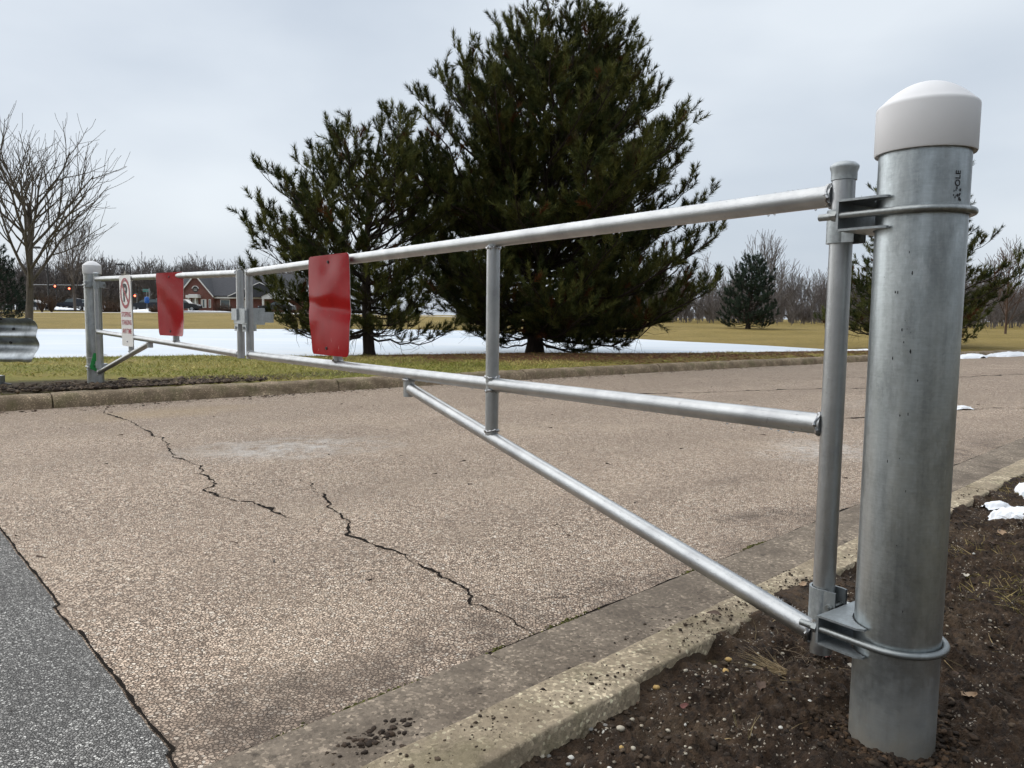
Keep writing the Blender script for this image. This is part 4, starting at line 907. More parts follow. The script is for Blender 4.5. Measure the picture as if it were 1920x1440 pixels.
def bare_tree(g, H, r0, fork, spread, levels, kids, twist=0.12, up=0.25, shrink=(0.55, 0.8), min_r=0.004):
    """leafless tree at the origin -> list of (paths of 6 points, radii)"""
    paths, rads = [], []; s6 = np.linspace(0, 1, 6)
    def grow(p, d, L, r, lev):
        pts = [p]; dd = d; tw = twist * (0.35 if lev == 0 else 1)
        for i in range(5):
            dd = unit(dd + g.normal(0, tw, 3) * 0.5 + V(0, 0, up * 0.18)); pts.append(pts[-1] + dd * L / 5)
        pts = np.array(pts); paths.append(pts); rads.append(np.maximum(r * (1 - 0.62 * s6), min_r))
        if lev >= levels: return
        nk = kids[min(lev, len(kids) - 1)]
        for q in range(nk):
            s = (fork + (1 - fork) * (q + g.random() * 0.8) / nk) if lev == 0 else 0.18 + 0.8 * (q + g.random()) / nk
            i = min(4, int(s * 5)); f = s * 5 - i; a = pts[i] * (1 - f) + pts[i + 1] * f; T = unit(pts[i + 1] - pts[i])
            az = q * 2.4 + g.random() * 1.2; ref = V(1, 0, 0) if abs(T[2]) > 0.7 else V(0, 0, 1); x = unit(np.cross(ref, T)); y = np.cross(T, x)
            an = spread * g.uniform(0.65, 1.25) * (1.15 - 0.45 * s)
            nd = unit(T * math.cos(an) + (x * math.cos(az) + y * math.sin(az)) * math.sin(an))
            grow(a, nd, L * g.uniform(*shrink) * (1.2 - 0.55 * s), r * (0.42 if lev == 0 else 0.50) * (1.1 - 0.4 * s), lev + 1)
    grow(V(0, 0, 0), V(0, 0, 1), H, r0, 0); return np.array(paths), np.array(rads)
def bare_thing(name, label, base, g, sides=5, mat='bark2', group=None, **kw):
    p, r = bare_tree(g, **kw); t = thing(name, label, 'tree', base, group)
    fast_mesh('trunk', *tube_batch(p[:1] + V(*base), r[:1], 10), M[mat], t, smooth=True)
    tag(fast_mesh('branches', *tube_batch(p[1:] + V(*base), r[1:], sides), M[mat], t, smooth=True), kind='stuff'); return t
Bt = on(54, 672, 0.0)
bare_thing('bare_tree', 'leafless young tree with wide spreading branches at the left edge', (Bt[0], Bt[1], -0.02), np.random.default_rng(21), H=2.85, r0=0.080, fork=0.42, spread=0.80, levels=3, kids=(13, 7, 4), twist=0.18, up=0.5, shrink=(0.55, 0.78), min_r=0.0030)
q = at(141, 583, 88)
bare_thing('bare_tree', 'tall pale leafless tree between the traffic signals and the far gate post', (q[0], q[1], 0.9), np.random.default_rng(5), sides=4, mat='wood', H=7.0, r0=0.16, fork=0.2, spread=0.5, levels=3, kids=(13, 6, 4), up=0.35, min_r=0.018)
q = at(1430, 610, 52)
bare_thing('bare_tree', 'bare slender tree standing before the wood right of the distant evergreen', (q[0], q[1], 0.3), np.random.default_rng(6), sides=4, mat='wood', H=4.0, r0=0.07, fork=0.1, spread=0.45, levels=3, kids=(12, 6, 4), up=0.4, min_r=0.010)
q = at(1885, 628, 40)
bare_thing('bare_tree', 'small reddish leafless tree at the right edge behind the hidden pine', (q[0], q[1], 0.25), np.random.default_rng(8), sides=4, mat='shrub', H=3.0, r0=0.06, fork=0.1, spread=0.6, levels=3, kids=(12, 6, 5), up=0.35, min_r=0.009)
# leafless wood that closes the view: one mass
def wood(name, label, spots, seed, Hs, minr):
    g = np.random.default_rng(seed); tmpl = []
    for k in range(5):
        p, r = bare_tree(g, H=1.0, r0=0.020, fork=0.25, spread=0.6, levels=2, kids=(14, 6), twist=0.2, up=0.3, shrink=(0.45, 0.65), min_r=0.0001); tmpl.append((p, r))
    parts = []
    for (x, y, z) in spots:
        p, r = tmpl[g.integers(5)]; h = g.uniform(*Hs); a = g.random() * 6.28; c, s = math.cos(a), math.sin(a)
        q = p * h; q = np.stack([q[..., 0] * c - q[..., 1] * s, q[..., 0] * s + q[..., 1] * c, q[..., 2]], -1) + V(x, y, z)
        parts.append(tube_batch(q[:, ::1][:, [0, 2, 5]], np.maximum(r[:, [0, 2, 5]] * h, minr), 3))
    v, f = join(parts); return tag(fast_mesh(name, v, f, M['wood']), label, 'wood', kind='stuff')
g = np.random.default_rng(31); spots = []
for k in range(330):
    px = g.uniform(-60, 560); d = g.uniform(150, 215); p = at(px, 580, d); spots.append((p[0], p[1], 0.7))
wood('leafless_wood', 'grey leafless wood beyond the brick building at left', spots, 3, (5.8, 8.6), 0.04)
spots = []
for k in range(400):
    px = g.uniform(1050, 2250); d = g.uniform(62, 100); p = at(px, 600, d); spots.append((p[0], p[1], 0.3))
wood('leafless_wood', 'grey leafless wood beyond the pond bank at right', spots, 4, (2.2, 4.1), 0.017)
spots = []
for k in range(420):
    px = g.uniform(1050, 2250); d = g.uniform(56, 100); p = at(px, 600, d); spots.append((p[0], p[1], 0.2))
for k in range(220):
    px = g.uniform(1050, 2250); d = g.uniform(95, 125); p = at(px, 600, d); spots.append((p[0], p[1], 0.2))
wood('undergrowth', 'low brown undergrowth at the foot of the right hand wood', spots, 6, (0.9, 1.9), 0.016)
spots = []
for k in range(220):
    px = g.uniform(-60, 560); d = g.uniform(140, 200); p = at(px, 580, d); spots.append((p[0], p[1], 0.6))
wood('undergrowth', 'low dark undergrowth in the wood behind the car park', spots, 7, (2.5, 4.2), 0.05)
spots = []  # trees out of view, added so the post, rails and signs reflect something dark
for k in range(120):
    a = math.radians(g.uniform(-205, 42)); d = g.uniform(24, 36); spots.append((0.8 + math.cos(a) * d, 1.6 + math.sin(a) * d, -0.1))
wood('leafless_wood', 'unseen ring of leafless trees round the camera, added to darken reflections', spots, 8, (5.5, 8), 0.035)

def shrub(label, base, R, Hh, seed, n=150, upright=False, group='shrubs by the car park'):
    g = np.random.default_rng(seed); base = V(*base); P, r = [], []
    for k in range(n):
        az = g.random() * 6.283; 
        if upright: tip = V(math.cos(az) * R * g.random() ** .6, math.sin(az) * R * g.random() ** .6, Hh * g.uniform(0.6, 1))
        else:
            el = math.asin(g.uniform(-0.55, 1)); tip = V(math.cos(az) * math.cos(el) * R, math.sin(az) * math.cos(el) * R, Hh / 2 + math.sin(el) * Hh / 2) * g.uniform(0.8, 1.02)
        s = np.linspace(0, 1, 4); pth = base + np.outer(s, tip) + g.normal(0, 0.03, (4, 3)) * R; P.append(pth); r.append([0.018, 0.015, 0.012, 0.008])
        for q in range(3):
            a = pth[g.integers(1, 4)]; e = unit(g.normal(0, 1, 3) + V(0, 0, .4)) * R * 0.35; P.append(a + np.outer(s, e)); r.append([0.010, 0.009, 0.008, 0.006])
    t = thing('shrub', label, 'shrub', base, group); tag(fast_mesh('twigs', *tube_batch(P, r, 3), M['shrub'], t), kind='stuff'); return t
for px, py, D, R, H_, up, lab in ((200, 589, 70, 0.82, 1.25, False, 'rounded brown clipped shrub just right of the far gate post'), (219, 589.5, 71, 0.85, 1.2, False, 'rounded brown clipped shrub left of the no parking sign'), (79, 587, 66, 0.5, 1.35, True, 'dark upright leafless shrub right of the bare young tree'), (97, 587, 67, 0.62, 1.5, True, 'tan upright leafless shrub below the tall lamp'), (290, 587, 75, 0.6, 0.8, False, 'small brown shrub in front of the dark car'), (413, 587, 100, 0.9, 1.3, True, 'leafless shrub before the window of the brick building'), (430, 587, 100, 0.9, 1.1, False, 'low shrub by the wall left of the gate latch')):
    p = at(px, py, D); shrub(lab, p, R, H_, int(px), n=70 if up else 150, upright=up)
#==TREES_END==

# ------------------------------------------------------------------ brick building
BD = 130.0; bo = at(368, 584.5, BD); bz = bo[2]
sc = BD / FPX                                  # metres per photograph pixel at the building
bt_ = thing('brick_building', 'low red brick building with dark roof and white trim across the pond', 'building', bo)
X = lambda px: bo[0] + (px - 368) * sc
Zp = lambda py: bz + (584.5 - py) * sc
Y0 = BD
def wall_gable(x0, x1, xa, ze, za, y, dep, name='gable_wall'):
    return MB().prism([(x0, y, bz - 0.3), (x1, y, bz - 0.3), (x1, y, ze), (xa, y, za), (x0, y, ze)], (0, 0, 0), (0, dep, 0)).build(name, M['brick'], bt_, smooth=False)
ze, za = Zp(553), Zp(515)
wall_gable(X(337), X(399), X(368), ze, za, Y0, 9)
MB().box(((X(399) + X(560)) / 2, Y0 + 5.6, (bz - 0.3 + Zp(557)) / 2), (X(560) - X(399), 9, Zp(557) - bz + 0.3)).build('main_wall', M['brick'], bt_, smooth=False)
MB().box(((X(300) + X(337)) / 2, Y0 + 5.6, (bz - 0.3 + Zp(557)) / 2), (X(337) - X(300), 9, Zp(557) - bz + 0.3)).build('side_wall', M['brick'], bt_, smooth=False)
def roof_slab(poly, th=0.18, name='roof'): return MB().prism(poly, (0, 0, 0), (0, 0, th)).build(name, M['roof'], bt_, smooth=False)
rf = roof_slab([(X(296), Y0 + 0.6, Zp(556)), (X(566), Y0 + 0.6, Zp(556)), (X(566), Y0 + 7, Zp(511)), (X(296), Y0 + 7, Zp(511))])
for s in (-1, 1):      # porch gable roof
    x1 = X(368) + s * (X(402) - X(368)); roof_slab([(X(368), Y0 - 0.3, za + 0.02), (x1, Y0 - 0.3, ze - 0.25), (x1, Y0 + 8, ze - 0.25), (X(368), Y0 + 8, za + 0.02)], 0.12)
    MB().prism([(X(368), Y0 - 0.38, za - 0.22), (x1, Y0 - 0.38, ze - 0.47), (x1, Y0 - 0.38, ze - 0.2), (X(368), Y0 - 0.38, za + 0.12)], (0, 0, 0), (0, 0.06, 0)).build('rake_trim', M['trim'], bt_, smooth=False)
# second, wider gable to the right, seen as a rising white rake
xg, xh = X(428), X(548)
MB().prism([(xg, Y0 - 0.2, Zp(556.5)), (xh, Y0 - 0.2, Zp(556.5)), ((xg + xh) / 2, Y0 - 0.2, Zp(530))], (0, 0, 0), (0, 0.25, 0)).build('roof', M['roof'], bt_, smooth=False)
for a, b in (((xg, Zp(556)), ((xg + xh) / 2, Zp(529.5))), ((xh, Zp(556)), ((xg + xh) / 2, Zp(529.5)))):
    MB().prism([(a[0], Y0 - 0.30, a[1]), (b[0], Y0 - 0.30, b[1]), (b[0], Y0 - 0.30, b[1] + 0.13), (a[0], Y0 - 0.30, a[1] + 0.13)], (0, 0, 0), (0, 0.06, 0)).build('rake_trim', M['trim'], bt_, smooth=False)
MB().box(((X(399) + X(560)) / 2, Y0 + 0.85, Zp(557.5)), (X(560) - X(399), 0.4, 0.30)).build('eaves_trim', M['trim'], bt_, smooth=False)
# cupola
cx_, cz_ = X(468), Zp(511); cup = MB().box((cx_, Y0 + 7, cz_ + 0.35), (0.95, 0.95, 0.9)).build('cupola', M['trim'], bt_, smooth=False)
MB().add([(cx_ + s * 0.65, Y0 + 7 + u * 0.65, cz_ + 0.8) for s, u in ((-1, -1), (1, -1), (1, 1), (-1, 1))] + [(cx_ + s * 0.22, Y0 + 7 + u * 0.22, cz_ + 1.3) for s, u in ((-1, -1), (1, -1), (1, 1), (-1, 1))] + [(cx_, Y0 + 7, cz_ + 1.75)], [[0, 1, 5, 4], [1, 2, 6, 5], [2, 3, 7, 6], [3, 0, 4, 7], [4, 5, 8], [5, 6, 8], [6, 7, 8], [7, 4, 8], [3, 2, 1, 0]]).build('cupola_roof', M['roof'], cup, smooth=False)
# porch with columns, door
po = MB().box((X(367), Y0 - 0.8, Zp(556.5)), (X(378) - X(356), 1.5, 0.45)).build('porch', M['trim'], bt_, smooth=False)
MB().box((X(368.5), Y0 - 0.75, Zp(553)), (X(377) - X(361), 1.2, 0.12)).build('porch_cornice', M['trim'], po, smooth=False)
for px in (360, 373): MB().tube([(X(px), Y0 - 1.3, bz), (X(px), Y0 - 1.3, Zp(558.5))], 0.12, 12).build('column', M['trim'], po)
MB().box((X(367), Y0 - 0.05, (bz + Zp(559)) / 2), (0.95, 0.12, Zp(559) - bz)).build('door', M['door'], bt_, smooth=False)
def window(px0, px1, py0, py1, y, sh=False):
    w = MB().box(((X(px0) + X(px1)) / 2, y - 0.04, (Zp(py0) + Zp(py1)) / 2), (X(px1) - X(px0), 0.10, Zp(py0) - Zp(py1))).build('window', M['trim'], bt_, smooth=False)
    fr = 0.1
    MB().box(((X(px0) + X(px1)) / 2, y - 0.06, (Zp(py0) + Zp(py1)) / 2), (X(px1) - X(px0) - 2 * fr, 0.10, Zp(py0) - Zp(py1) - 2 * fr)).build('pane', M['glass'], w, smooth=False)
    if sh:
        for px in (px0 - 1.3, px1 + 1.3): MB().box((X(px), y - 0.05, (Zp(py0) + Zp(py1)) / 2), (0.22, 0.09, Zp(py0) - Zp(py1))).build('shutter', M['trim'], w, smooth=False)
window(380, 385, 561, 577, Y0, True); window(392, 396, 561, 577, Y0, False); window(350, 356, 561, 577, Y0, True)
window(409, 427, 561, 578, Y0 + 1.1, False); window(446, 454, 561, 578, Y0 + 1.1, True)
pl = MB().tube([(X(367.5), Y0 - 0.06, Zp(543)), (X(367.5), Y0 + 0.02, Zp(543))], 0.48, 20).build('plaque', M['pole'], bt_)
MB().tube([(X(367.5) + 0.56 * math.cos(a), Y0 - 0.08, Zp(543) + 0.56 * math.sin(a)) for a in np.linspace(0.2, math.pi - 0.2, 12)], 0.07, 6).build('plaque_arch', M['trim'], pl)
for k in range(2): MB().box((X(367.5), Y0 - 0.08, Zp(542.5) - k * 0.24), (0.55, 0.03, 0.1)).build('plaque_panel', M['path'], pl, smooth=False)
# covered entrance at the right end
cv = MB().prism([(X(505), Y0 - 4, Zp(560)), (X(585), Y0 - 4, Zp(560)), (X(585), Y0 - 4, Zp(555)), (X(545), Y0 - 4, Zp(538)), (X(505), Y0 - 4, Zp(555))], (0, 0, 0), (0, 4, 0)).build('canopy', M['trim'], bt_, smooth=False)
for px in (507, 583): MB().box((X(px), Y0 - 3.8, (bz + Zp(560)) / 2), (0.3, 0.3, Zp(560) - bz)).build('canopy_post', M['trim'], cv, smooth=False)
m = MB()
for s in (-1, 1):
    x1 = X(545) + s * (X(588) - X(545)); MB().prism([(X(545), Y0 - 4.2, Zp(537)), (x1, Y0 - 4.2, Zp(556)), (x1, Y0, Zp(556)), (X(545), Y0, Zp(537))], (0, 0, 0), (0, 0, 0.12)).build('canopy_roof', M['roof'], cv, smooth=False)

# ------------------------------------------------------------------ vehicles, lamps, signals
def car(label, px, py, D, paint, kind='suv', yaw=0.0, group='vehicles in the distance'):
    o = at(px, py, D); o[2] = max(o[2], 0.955); L, H, W_ = {'suv': (4.7, 1.70, 1.85), 'sedan': (4.6, 1.45, 1.8), 'pickup': (5.3, 1.75, 1.9)}[kind]
    t = thing({'suv': 'parked_car', 'sedan': 'parked_car', 'pickup': 'pickup_truck'}[kind], label, 'car' if kind != 'pickup' else 'truck', o, group)
    c, s = math.cos(yaw), math.sin(yaw); P = lambda x, y, z: o + V(x * c - y * s, x * s + y * c, z)
    body = {'suv': [(-.5, .22), (-.5, .62), (-.47, .66), (-.40, .70), (-.32, .72), (.16, .66), (.30, .64), (.46, .56), (.5, .44), (.5, .22)], 'sedan': [(-.5, .24), (-.5, .6), (-.40, .68), (.2, .66), (.46, .56), (.5, .42), (.5, .24)], 'pickup': [(-.5, .28), (-.5, .62), (-.05, .62), (.2, .64), (.47, .6), (.5, .46), (.5, .28)]}[kind]
    cab = {'suv': [(-.485, .64), (-.44, .96), (-.36, 1.0), (.04, .98), (.12, .92), (.24, .64)], 'sedan': [(-.44, .64), (-.28, .95), (-.1, 1.0), (.05, .96), (.24, .64)], 'pickup': [(-.1, .6), (-.08, .97), (.0, 1.0), (.15, .96), (.26, .62)]}[kind]
    m = MB().prism([P(x * L, -W_ / 2, z * H) for x, z in body], (0, 0, 0), (-s * W_, c * W_, 0)); b = m.build('body', M[paint], t, ang=30)
    MB().prism([P(x * L, -W_ * .43, z * H) for x, z in cab], (0, 0, 0), (-s * W_ * .86, c * W_ * .86, 0)).build('cabin', M[paint], b, ang=30)
    cc = np.array(cab); mid = cc.mean(0); win = [(mid[0] + (x - mid[0]) * .86, mid[1] + (z - mid[1]) * .72) for x, z in cab]
    for yy in (-W_ * .43 - 0.006, W_ * .43 + 0.001):
        MB().prism([P(x * L, yy, z * H) for x, z in win], (0, 0, 0), (-s * .005, c * .005, 0)).build('window', M['glass'], b, smooth=False)
    MB().tube([P(win[i][0] * L, -W_ * .43 - 0.02, win[i][1] * H) for i in range(len(win))], 0.03, 5).build('window_trim', M['chrome'], b)
    R_ = 0.35
    for x in (-.31, .32):
        for yy, sg in ((-W_ / 2 - 0.02, 1), (W_ / 2 + 0.02, -1)):
            w = MB().tube([P(x * L, yy, R_), P(x * L, yy + sg * 0.22, R_)], R_, 20).build('wheel', M['tyre'], t); MB().tube([P(x * L, yy - sg * 0.01, R_), P(x * L, yy + sg * 0.05, R_)], R_ * .62, 16).build('rim', M['rim'], w)
    for yy in (-.36, .36):
        MB().box(P(.497 * L, yy * W_, .50 * H), (0.06, 0.3, 0.14), [[c, s, 0], [-s, c, 0], [0, 0, 1]]).build('headlight', M['chrome'], t); MB().box(P(-.497 * L, yy * W_, .56 * H), (0.06, 0.2, 0.2), [[c, s, 0], [-s, c, 0], [0, 0, 1]]).build('tail_light', M['carred'], t)
    return t
car('dark blue estate car between the two red and white signs', 277, 583, 112, 'carpaint', 'suv', math.pi * 0.97)
car('dark red car partly hidden by the far red marker sign', 314, 583, 116, 'carred', 'sedan', 0.1)
car('black car just left of the brick building doorway', 344, 584, 110, 'carblack', 'suv', 0.05)
car('dark car under the lower branches of the smaller pine', 520, 588, 104, 'carblack', 'sedan', math.pi)
car('dark pickup truck left of the far gate post', 142, 582.5, 118, 'carpaint', 'pickup', math.pi * .93)
car('white van-like car left of the far gate post', 158, 581, 124, 'carwhite', 'suv', 0.2)
car('black car at the left between the bare tree and the upright shrubs', 66, 582, 116, 'carblack', 'sedan', 0.0)
def lamp(label, px, pyb, pyt, D, side, r=0.09):
    b = at(px, pyb, D); h = (pyb - pyt) * D / FPX; t = thing('street_lamp', label, 'street lamp', b, 'street lamps by the car park')
    MB().tube([b + V(0, 0, -0.5), b + V(0, 0, h)], [r, r * 0.7], 10).build('pole', M['pole'], t)
    MB().box(b + V(side * 0.55, 0, h - 0.05), (1.0, 0.09, 0.09)).build('arm', M['pole'], t)
    MB().add([b + V(side * x, y, h + z) for x, y, z in ((0.8, -.25, -.12), (1.75, -.25, -.12), (1.75, .25, -.12), (0.8, .25, -.12), (0.85, -.2, .12), (1.6, -.2, .08), (1.6, .2, .08), (0.85, .2, .12))], [[3, 2, 1, 0], [4, 5, 6, 7], [0, 1, 5, 4], [1, 2, 6, 5], [2, 3, 7, 6], [3, 0, 4, 7]]).build('lamp_head', M['pole'], t, smooth=False)
lamp('tall black lamp behind the bare young tree', 92, 575, 466, 92, -1, 0.10); lamp('thin lamp left of the traffic signals facing left', 91, 578, 504, 120, -1, 0.07); lamp('thin lamp facing right above the traffic signals', 107, 578, 504, 122, 1, 0.07); lamp('lamp rising behind the top rail above the no parking sign', 246, 580, 497, 98, -1, 0.09)
def mast(label, x0, x1, py, pole_px, D, heads, sign=None):
    b = at(pole_px, 582, D); k = D / FPX; t = thing('traffic_signal', label, 'traffic light', b, 'traffic signals at the junction'); z = b[2] + (582 - py) * k
    MB().tube([b + V(0, 0, -.5), V(b[0], D, z + 0.3)], 0.12, 8).build('pole', M['steelpole'], t); MB().tube([V(at(x0, py, D)[0], D, z), V(at(x1, py, D)[0], D, z)], 0.07, 8).build('mast_arm', M['steelpole'], t)
    for px, pyc, lit in heads:
        c = at(px, pyc, D); h = MB().box(c, (0.42, 0.3, 1.25)).build('signal_head', M['yellowsig'], t, smooth=False)
        for q in range(3): MB().tube([c + V(0, -0.2, 0.38 - 0.38 * q), c + V(0, -0.14, 0.38 - 0.38 * q)], 0.15, 12).build('lamp_lens', M['redlamp'] if (lit and q == 0) else M['pole'], h)
    if sign:
        c = at(sign[0], sign[1], D); MB().box(c, (sign[2], 0.05, 0.45)).build('street_sign', M['greensign'], t, smooth=False)
mast('mast arm signals with two red lights left of the far gate post', 62, 160, 535.5, 160, 125, [(104.5, 541, True), (131, 545.5, True)])
mast('dark mast arm signals and green plate right of the no parking sign', 255, 281, 544.5, 281, 125, [(256, 543, False), (263, 544.5, False)], (273, 544.5, 0.9))
mast('low signal with red light right of the no parking sign', 252, 256, 552, 257, 128, [(254, 559, True)])
p = at(276, 582, 105); t = thing('banner_sign', 'blue sign on a post behind the dark blue car', 'sign', p); MB().tube([p, p + V(0, 0, 2.6)], 0.05, 8).build('post', M['steelpole'], t)
MB().lathe(p + V(0, 0, 0.95), [(0.02, 0), (0.25, 0.05), (0.30, 0.2), (0.30, 0.7), (0.25, 0.85), (0.02, 0.9)], 16).build('panel', M['bluesign'], t)
p = at(231, 584, 100); t = thing('utility_pole', 'pale weathered pole behind the top rail left of the no parking sign', 'pole', p); MB().tube([p, p + V(0.4, 0, 5.2)], [0.13, 0.10], 9).build('shaft', M['path'], t)
MB().box(p + V(0.37, 0, 4.8), (0.9, 0.1, 0.1)).build('crossarm', M['path'], t, smooth=False)

# ------------------------------------------------------------------ snow
def snow_patch(label, pts_c, rx, ry, h, rot, seed, res=26, group='melting snow patches'):
    g = np.linspace(-1.25, 1.25, res); U, Vg = np.meshgrid(g, g, indexing='ij'); d = np.hypot(U, Vg) + 0.55 * fbm(U * 1.3 + seed, Vg * 1.3, 4, seed, 0.6)
    z = h * np.clip(1 - d, -0.35, 1) ** 1.0 if False else h * np.sign(1 - d) * np.abs(1 - d) ** 0.5; z = np.maximum(z, -0.5 * h - 0.01) + h * 0.25 * fbm(U * 5, Vg * 5, 3, seed + 2) * (d < 1)
    x = U * rx; y = Vg * ry; c, s = math.cos(rot), math.sin(rot); P = np.stack([pts_c[0] + x * c - y * s, pts_c[1] + x * s + y * c, pts_c[2] + z], -1)
    return tag(MB().grid(P).build('snow_patch', M['snow'], org=tuple(pts_c), ang=80), label, 'snow', group)
p = on(1900, 965, 0.0); snow_patch('larger melting snow patch on the muddy verge at the right edge', (p[0] + 0.03, p[1], 0.0), 0.125, 0.065, 0.04, 0.2, 3, 40)
p = on(1925, 925, 0.0); snow_patch('upper snow lump on the verge cut off by the right edge', (p[0] + .07, p[1] + .03, 0.0), 0.12, 0.10, 0.06, 0.5, 8, 40)
p = on(1870, 948, 0.0); snow_patch('thin sliver of snow above the larger patch at right', (p[0], p[1], 0.005), 0.06, 0.025, 0.018, 0.2, 5, 24)
p = fk(13.8, -0.1, -0.05); snow_patch('snow strip against the far kerb just right of the near post', (p[0], p[1], -0.05), 0.9, 0.25, 0.10, 0.65, 6)
p = fk(15.9, -0.1, -0.05); snow_patch('longer snow strip against the far kerb at the right edge', (p[0], p[1], -0.05), 1.2, 0.28, 0.12, 0.65, 9)
p = on(1804, 761, -0.04); snow_patch('tiny scrap of snow on the driveway right of the near post', (p[0], p[1], -0.055), 0.10, 0.04, 0.02, 0.3, 12)
for px, py, D, rx, ry, h, lab in ((107, 613, 46, 0.5, 0.3, 0.10, 'small snow patch on the far bank left of the far post'), (73, 614, 45, 0.5, 0.3, 0.08, 'snow patch on the far bank beside the guardrail end'), (275, 586.5, 84, 3.4, 1.0, 0.35, 'snow bank below the dark blue car'), (380, 586.5, 95, 4.2, 1.0, 0.32, 'snow bank before the brick building door'), (205, 586, 84, 1.5, 0.8, 0.45, 'snow heap between the rounded shrubs'), (525, 591, 90, 2.6, 0.8, 0.3, 'snow strip below the car under the smaller pine'), (120, 582.5, 95, 1.6, 0.8, 0.5, 'snow heap below the traffic signals')):
    p = at(px, py, D); snow_patch(lab, p, rx, ry, h, 0.0, int(px))
p = on(1614, 660, 0.05); snow_patch('snow by the pond edge seen between hinge pipe and near post', (p[0], p[1], 0.06), 0.8, 0.5, 0.08, 0.3, 44)
#==BACKGROUND_END==

# ------------------------------------------------------------------ litter, soil, stones and grass
ICO = np.array([(0, 0, 1), (.89, 0, .45), (.28, .85, .45), (-.72, .53, .45), (-.72, -.53, .45), (.28, -.85, .45), (.72, .53, -.45), (-.28, .85, -.45), (-.89, 0, -.45), (-.28, -.85, -.45), (.72, -.53, -.45), (0, 0, -1)])
ICF = np.array([(0, 1, 2), (0, 2, 3), (0, 3, 4), (0, 4, 5), (0, 5, 1), (1, 6, 2), (2, 7, 3), (3, 8, 4), (4, 9, 5), (5, 10, 1), (6, 7, 2), (7, 8, 3), (8, 9, 4), (9, 10, 5), (10, 6, 1), (11, 7, 6), (11, 8, 7), (11, 9, 8), (11, 10, 9), (11, 6, 10)])
def subdivide(v, f):
    v = list(v); out = []; cache = {}
    def mp(i, j):
        k = (min(i, j), max(i, j))
        if k not in cache: p = (v[i] + v[j]) / 2; v.append(p / np.linalg.norm(p)); cache[k] = len(v) - 1
        return cache[k]
    for a, b, c in f: x, y, z = mp(a, b), mp(b, c), mp(c, a); out += [(a, x, z), (x, b, y), (z, y, c), (x, y, z)]
    return np.array(v), np.array(out)
IC2, IF2 = subdivide(ICO, [tuple(map(int, t)) for t in ICF])
def crumbs(name, label, cat, pos, size, colors, seed, flat=0.75, mat='clod', jit=0.28, rough=False):
    g = np.random.default_rng(seed); n = len(pos); size = np.asarray(size); T, F_ = (IC2, IF2) if rough else (ICO, ICF); k = len(T)
    lob = 1 + g.uniform(-jit, jit, (n, k, 1))
    if rough:
        for _ in range(4): lob = lob * (1 + 0.30 * np.clip((T @ unit(g.normal(0, 1, (n, 3))).T).T[..., None] - 0.35, 0, 1) * g.choice([-1.4, 1.6], (n, 1, 1)))
    v = T[None] * lob * size[:, None, None] * np.stack([g.uniform(.75, 1.3, n), g.uniform(.75, 1.3, n), g.uniform(.55, 1, n) * flat], 1)[:, None]
    a = g.random(n) * 6.283; c, s = np.cos(a)[:, None], np.sin(a)[:, None]
    v = np.stack([v[..., 0] * c - v[..., 1] * s, v[..., 0] * s + v[..., 1] * c, v[..., 2]], -1) + np.asarray(pos)[:, None]
    f = (F_[None] + (np.arange(n) * k)[:, None, None]).reshape(-1, 3)
    cc = np.repeat(np.asarray(colors), k, 0) * g.uniform(.6, 1.3, (n * k, 1))
    return tag(fast_mesh(name, v.reshape(-1, 3), f, M[mat], col=cc), label, cat, kind='stuff')
def blades(name, label, cat, pos, dirs, length, width, colors, seed, curl=0.5, seg=3):
    """curved narrow strips"""
    g = np.random.default_rng(seed); n = len(pos); pos = np.asarray(pos); dirs = unit(np.asarray(dirs)); length = np.broadcast_to(length, n); t = np.linspace(0, 1, seg + 1)
    side = unit(np.cross(dirs, V(0, 0, 1) + 0.01)); bend = side * g.normal(0, 1, n)[:, None] * curl + V(0, 0, -1) * np.abs(g.normal(0, .5, n))[:, None] * curl
    c = pos[:, None] + dirs[:, None] * (t[None] * length[:, None])[..., None] + bend[:, None] * (t[None] ** 2 * length[:, None] * .5)[..., None]
    w = width * (1 - 0.85 * t)[None, :, None] * g.uniform(.6, 1.3, n)[:, None, None]
    sw = unit(np.cross(dirs, g.normal(0, 1, (n, 3))))[:, None]
    v = np.stack([c - sw * w / 2, c + sw * w / 2], 2).reshape(n, -1, 3); k = (seg + 1) * 2
    q = np.array([[2 * i, 2 * i + 1, 2 * i + 3, 2 * i + 2] for i in range(seg)])
    f = (q[None] + (np.arange(n) * k)[:, None, None]).reshape(-1, 4)
    return tag(fast_mesh(name, v.reshape(-1, 3), f, M['tint'], col=np.repeat(np.asarray(colors), k, 0)), label, cat, kind='stuff')
g = np.random.default_rng(77)
def mud_pts(n, u0=-1.35, u1=3.3, v0=-1.25, v1=-0.01):
    u = g.uniform(0, 1, n) ** 1.35 * (u1 - u0) + u0; v = g.uniform(v0, v1, n); x = NC[0] + ND[0] * u + NN[0] * v; y = NC[1] + ND[1] * u + NN[1] * v
    ok = np.hypot(x - POST[0], y - POST[1]) > 0.088; x, y = x[ok], y[ok]; return np.stack([x, y, mud_h(x, y)], 1)
def browns(n, lo=(0.020, 0.014, 0.010), hi=(0.105, 0.075, 0.050), k=1.6):
    t = (g.random(n) ** k)[:, None]; return np.array(lo) * (1 - t) + np.array(hi) * t
P = mud_pts(5200); keep = fbm(P[:, 0] * 5, P[:, 1] * 5, 3, 2) > g.uniform(-0.45, 0.35, len(P)); P = P[keep]
sz = np.minimum(np.exp(g.normal(math.log(0.0044), 0.45, len(P))), .009); P[:, 2] += sz * 0.1
crumbs('soil_clods', 'loose crumbs of dark wet soil over the muddy verge', 'soil', P, sz, browns(len(P)), 1, rough=True)
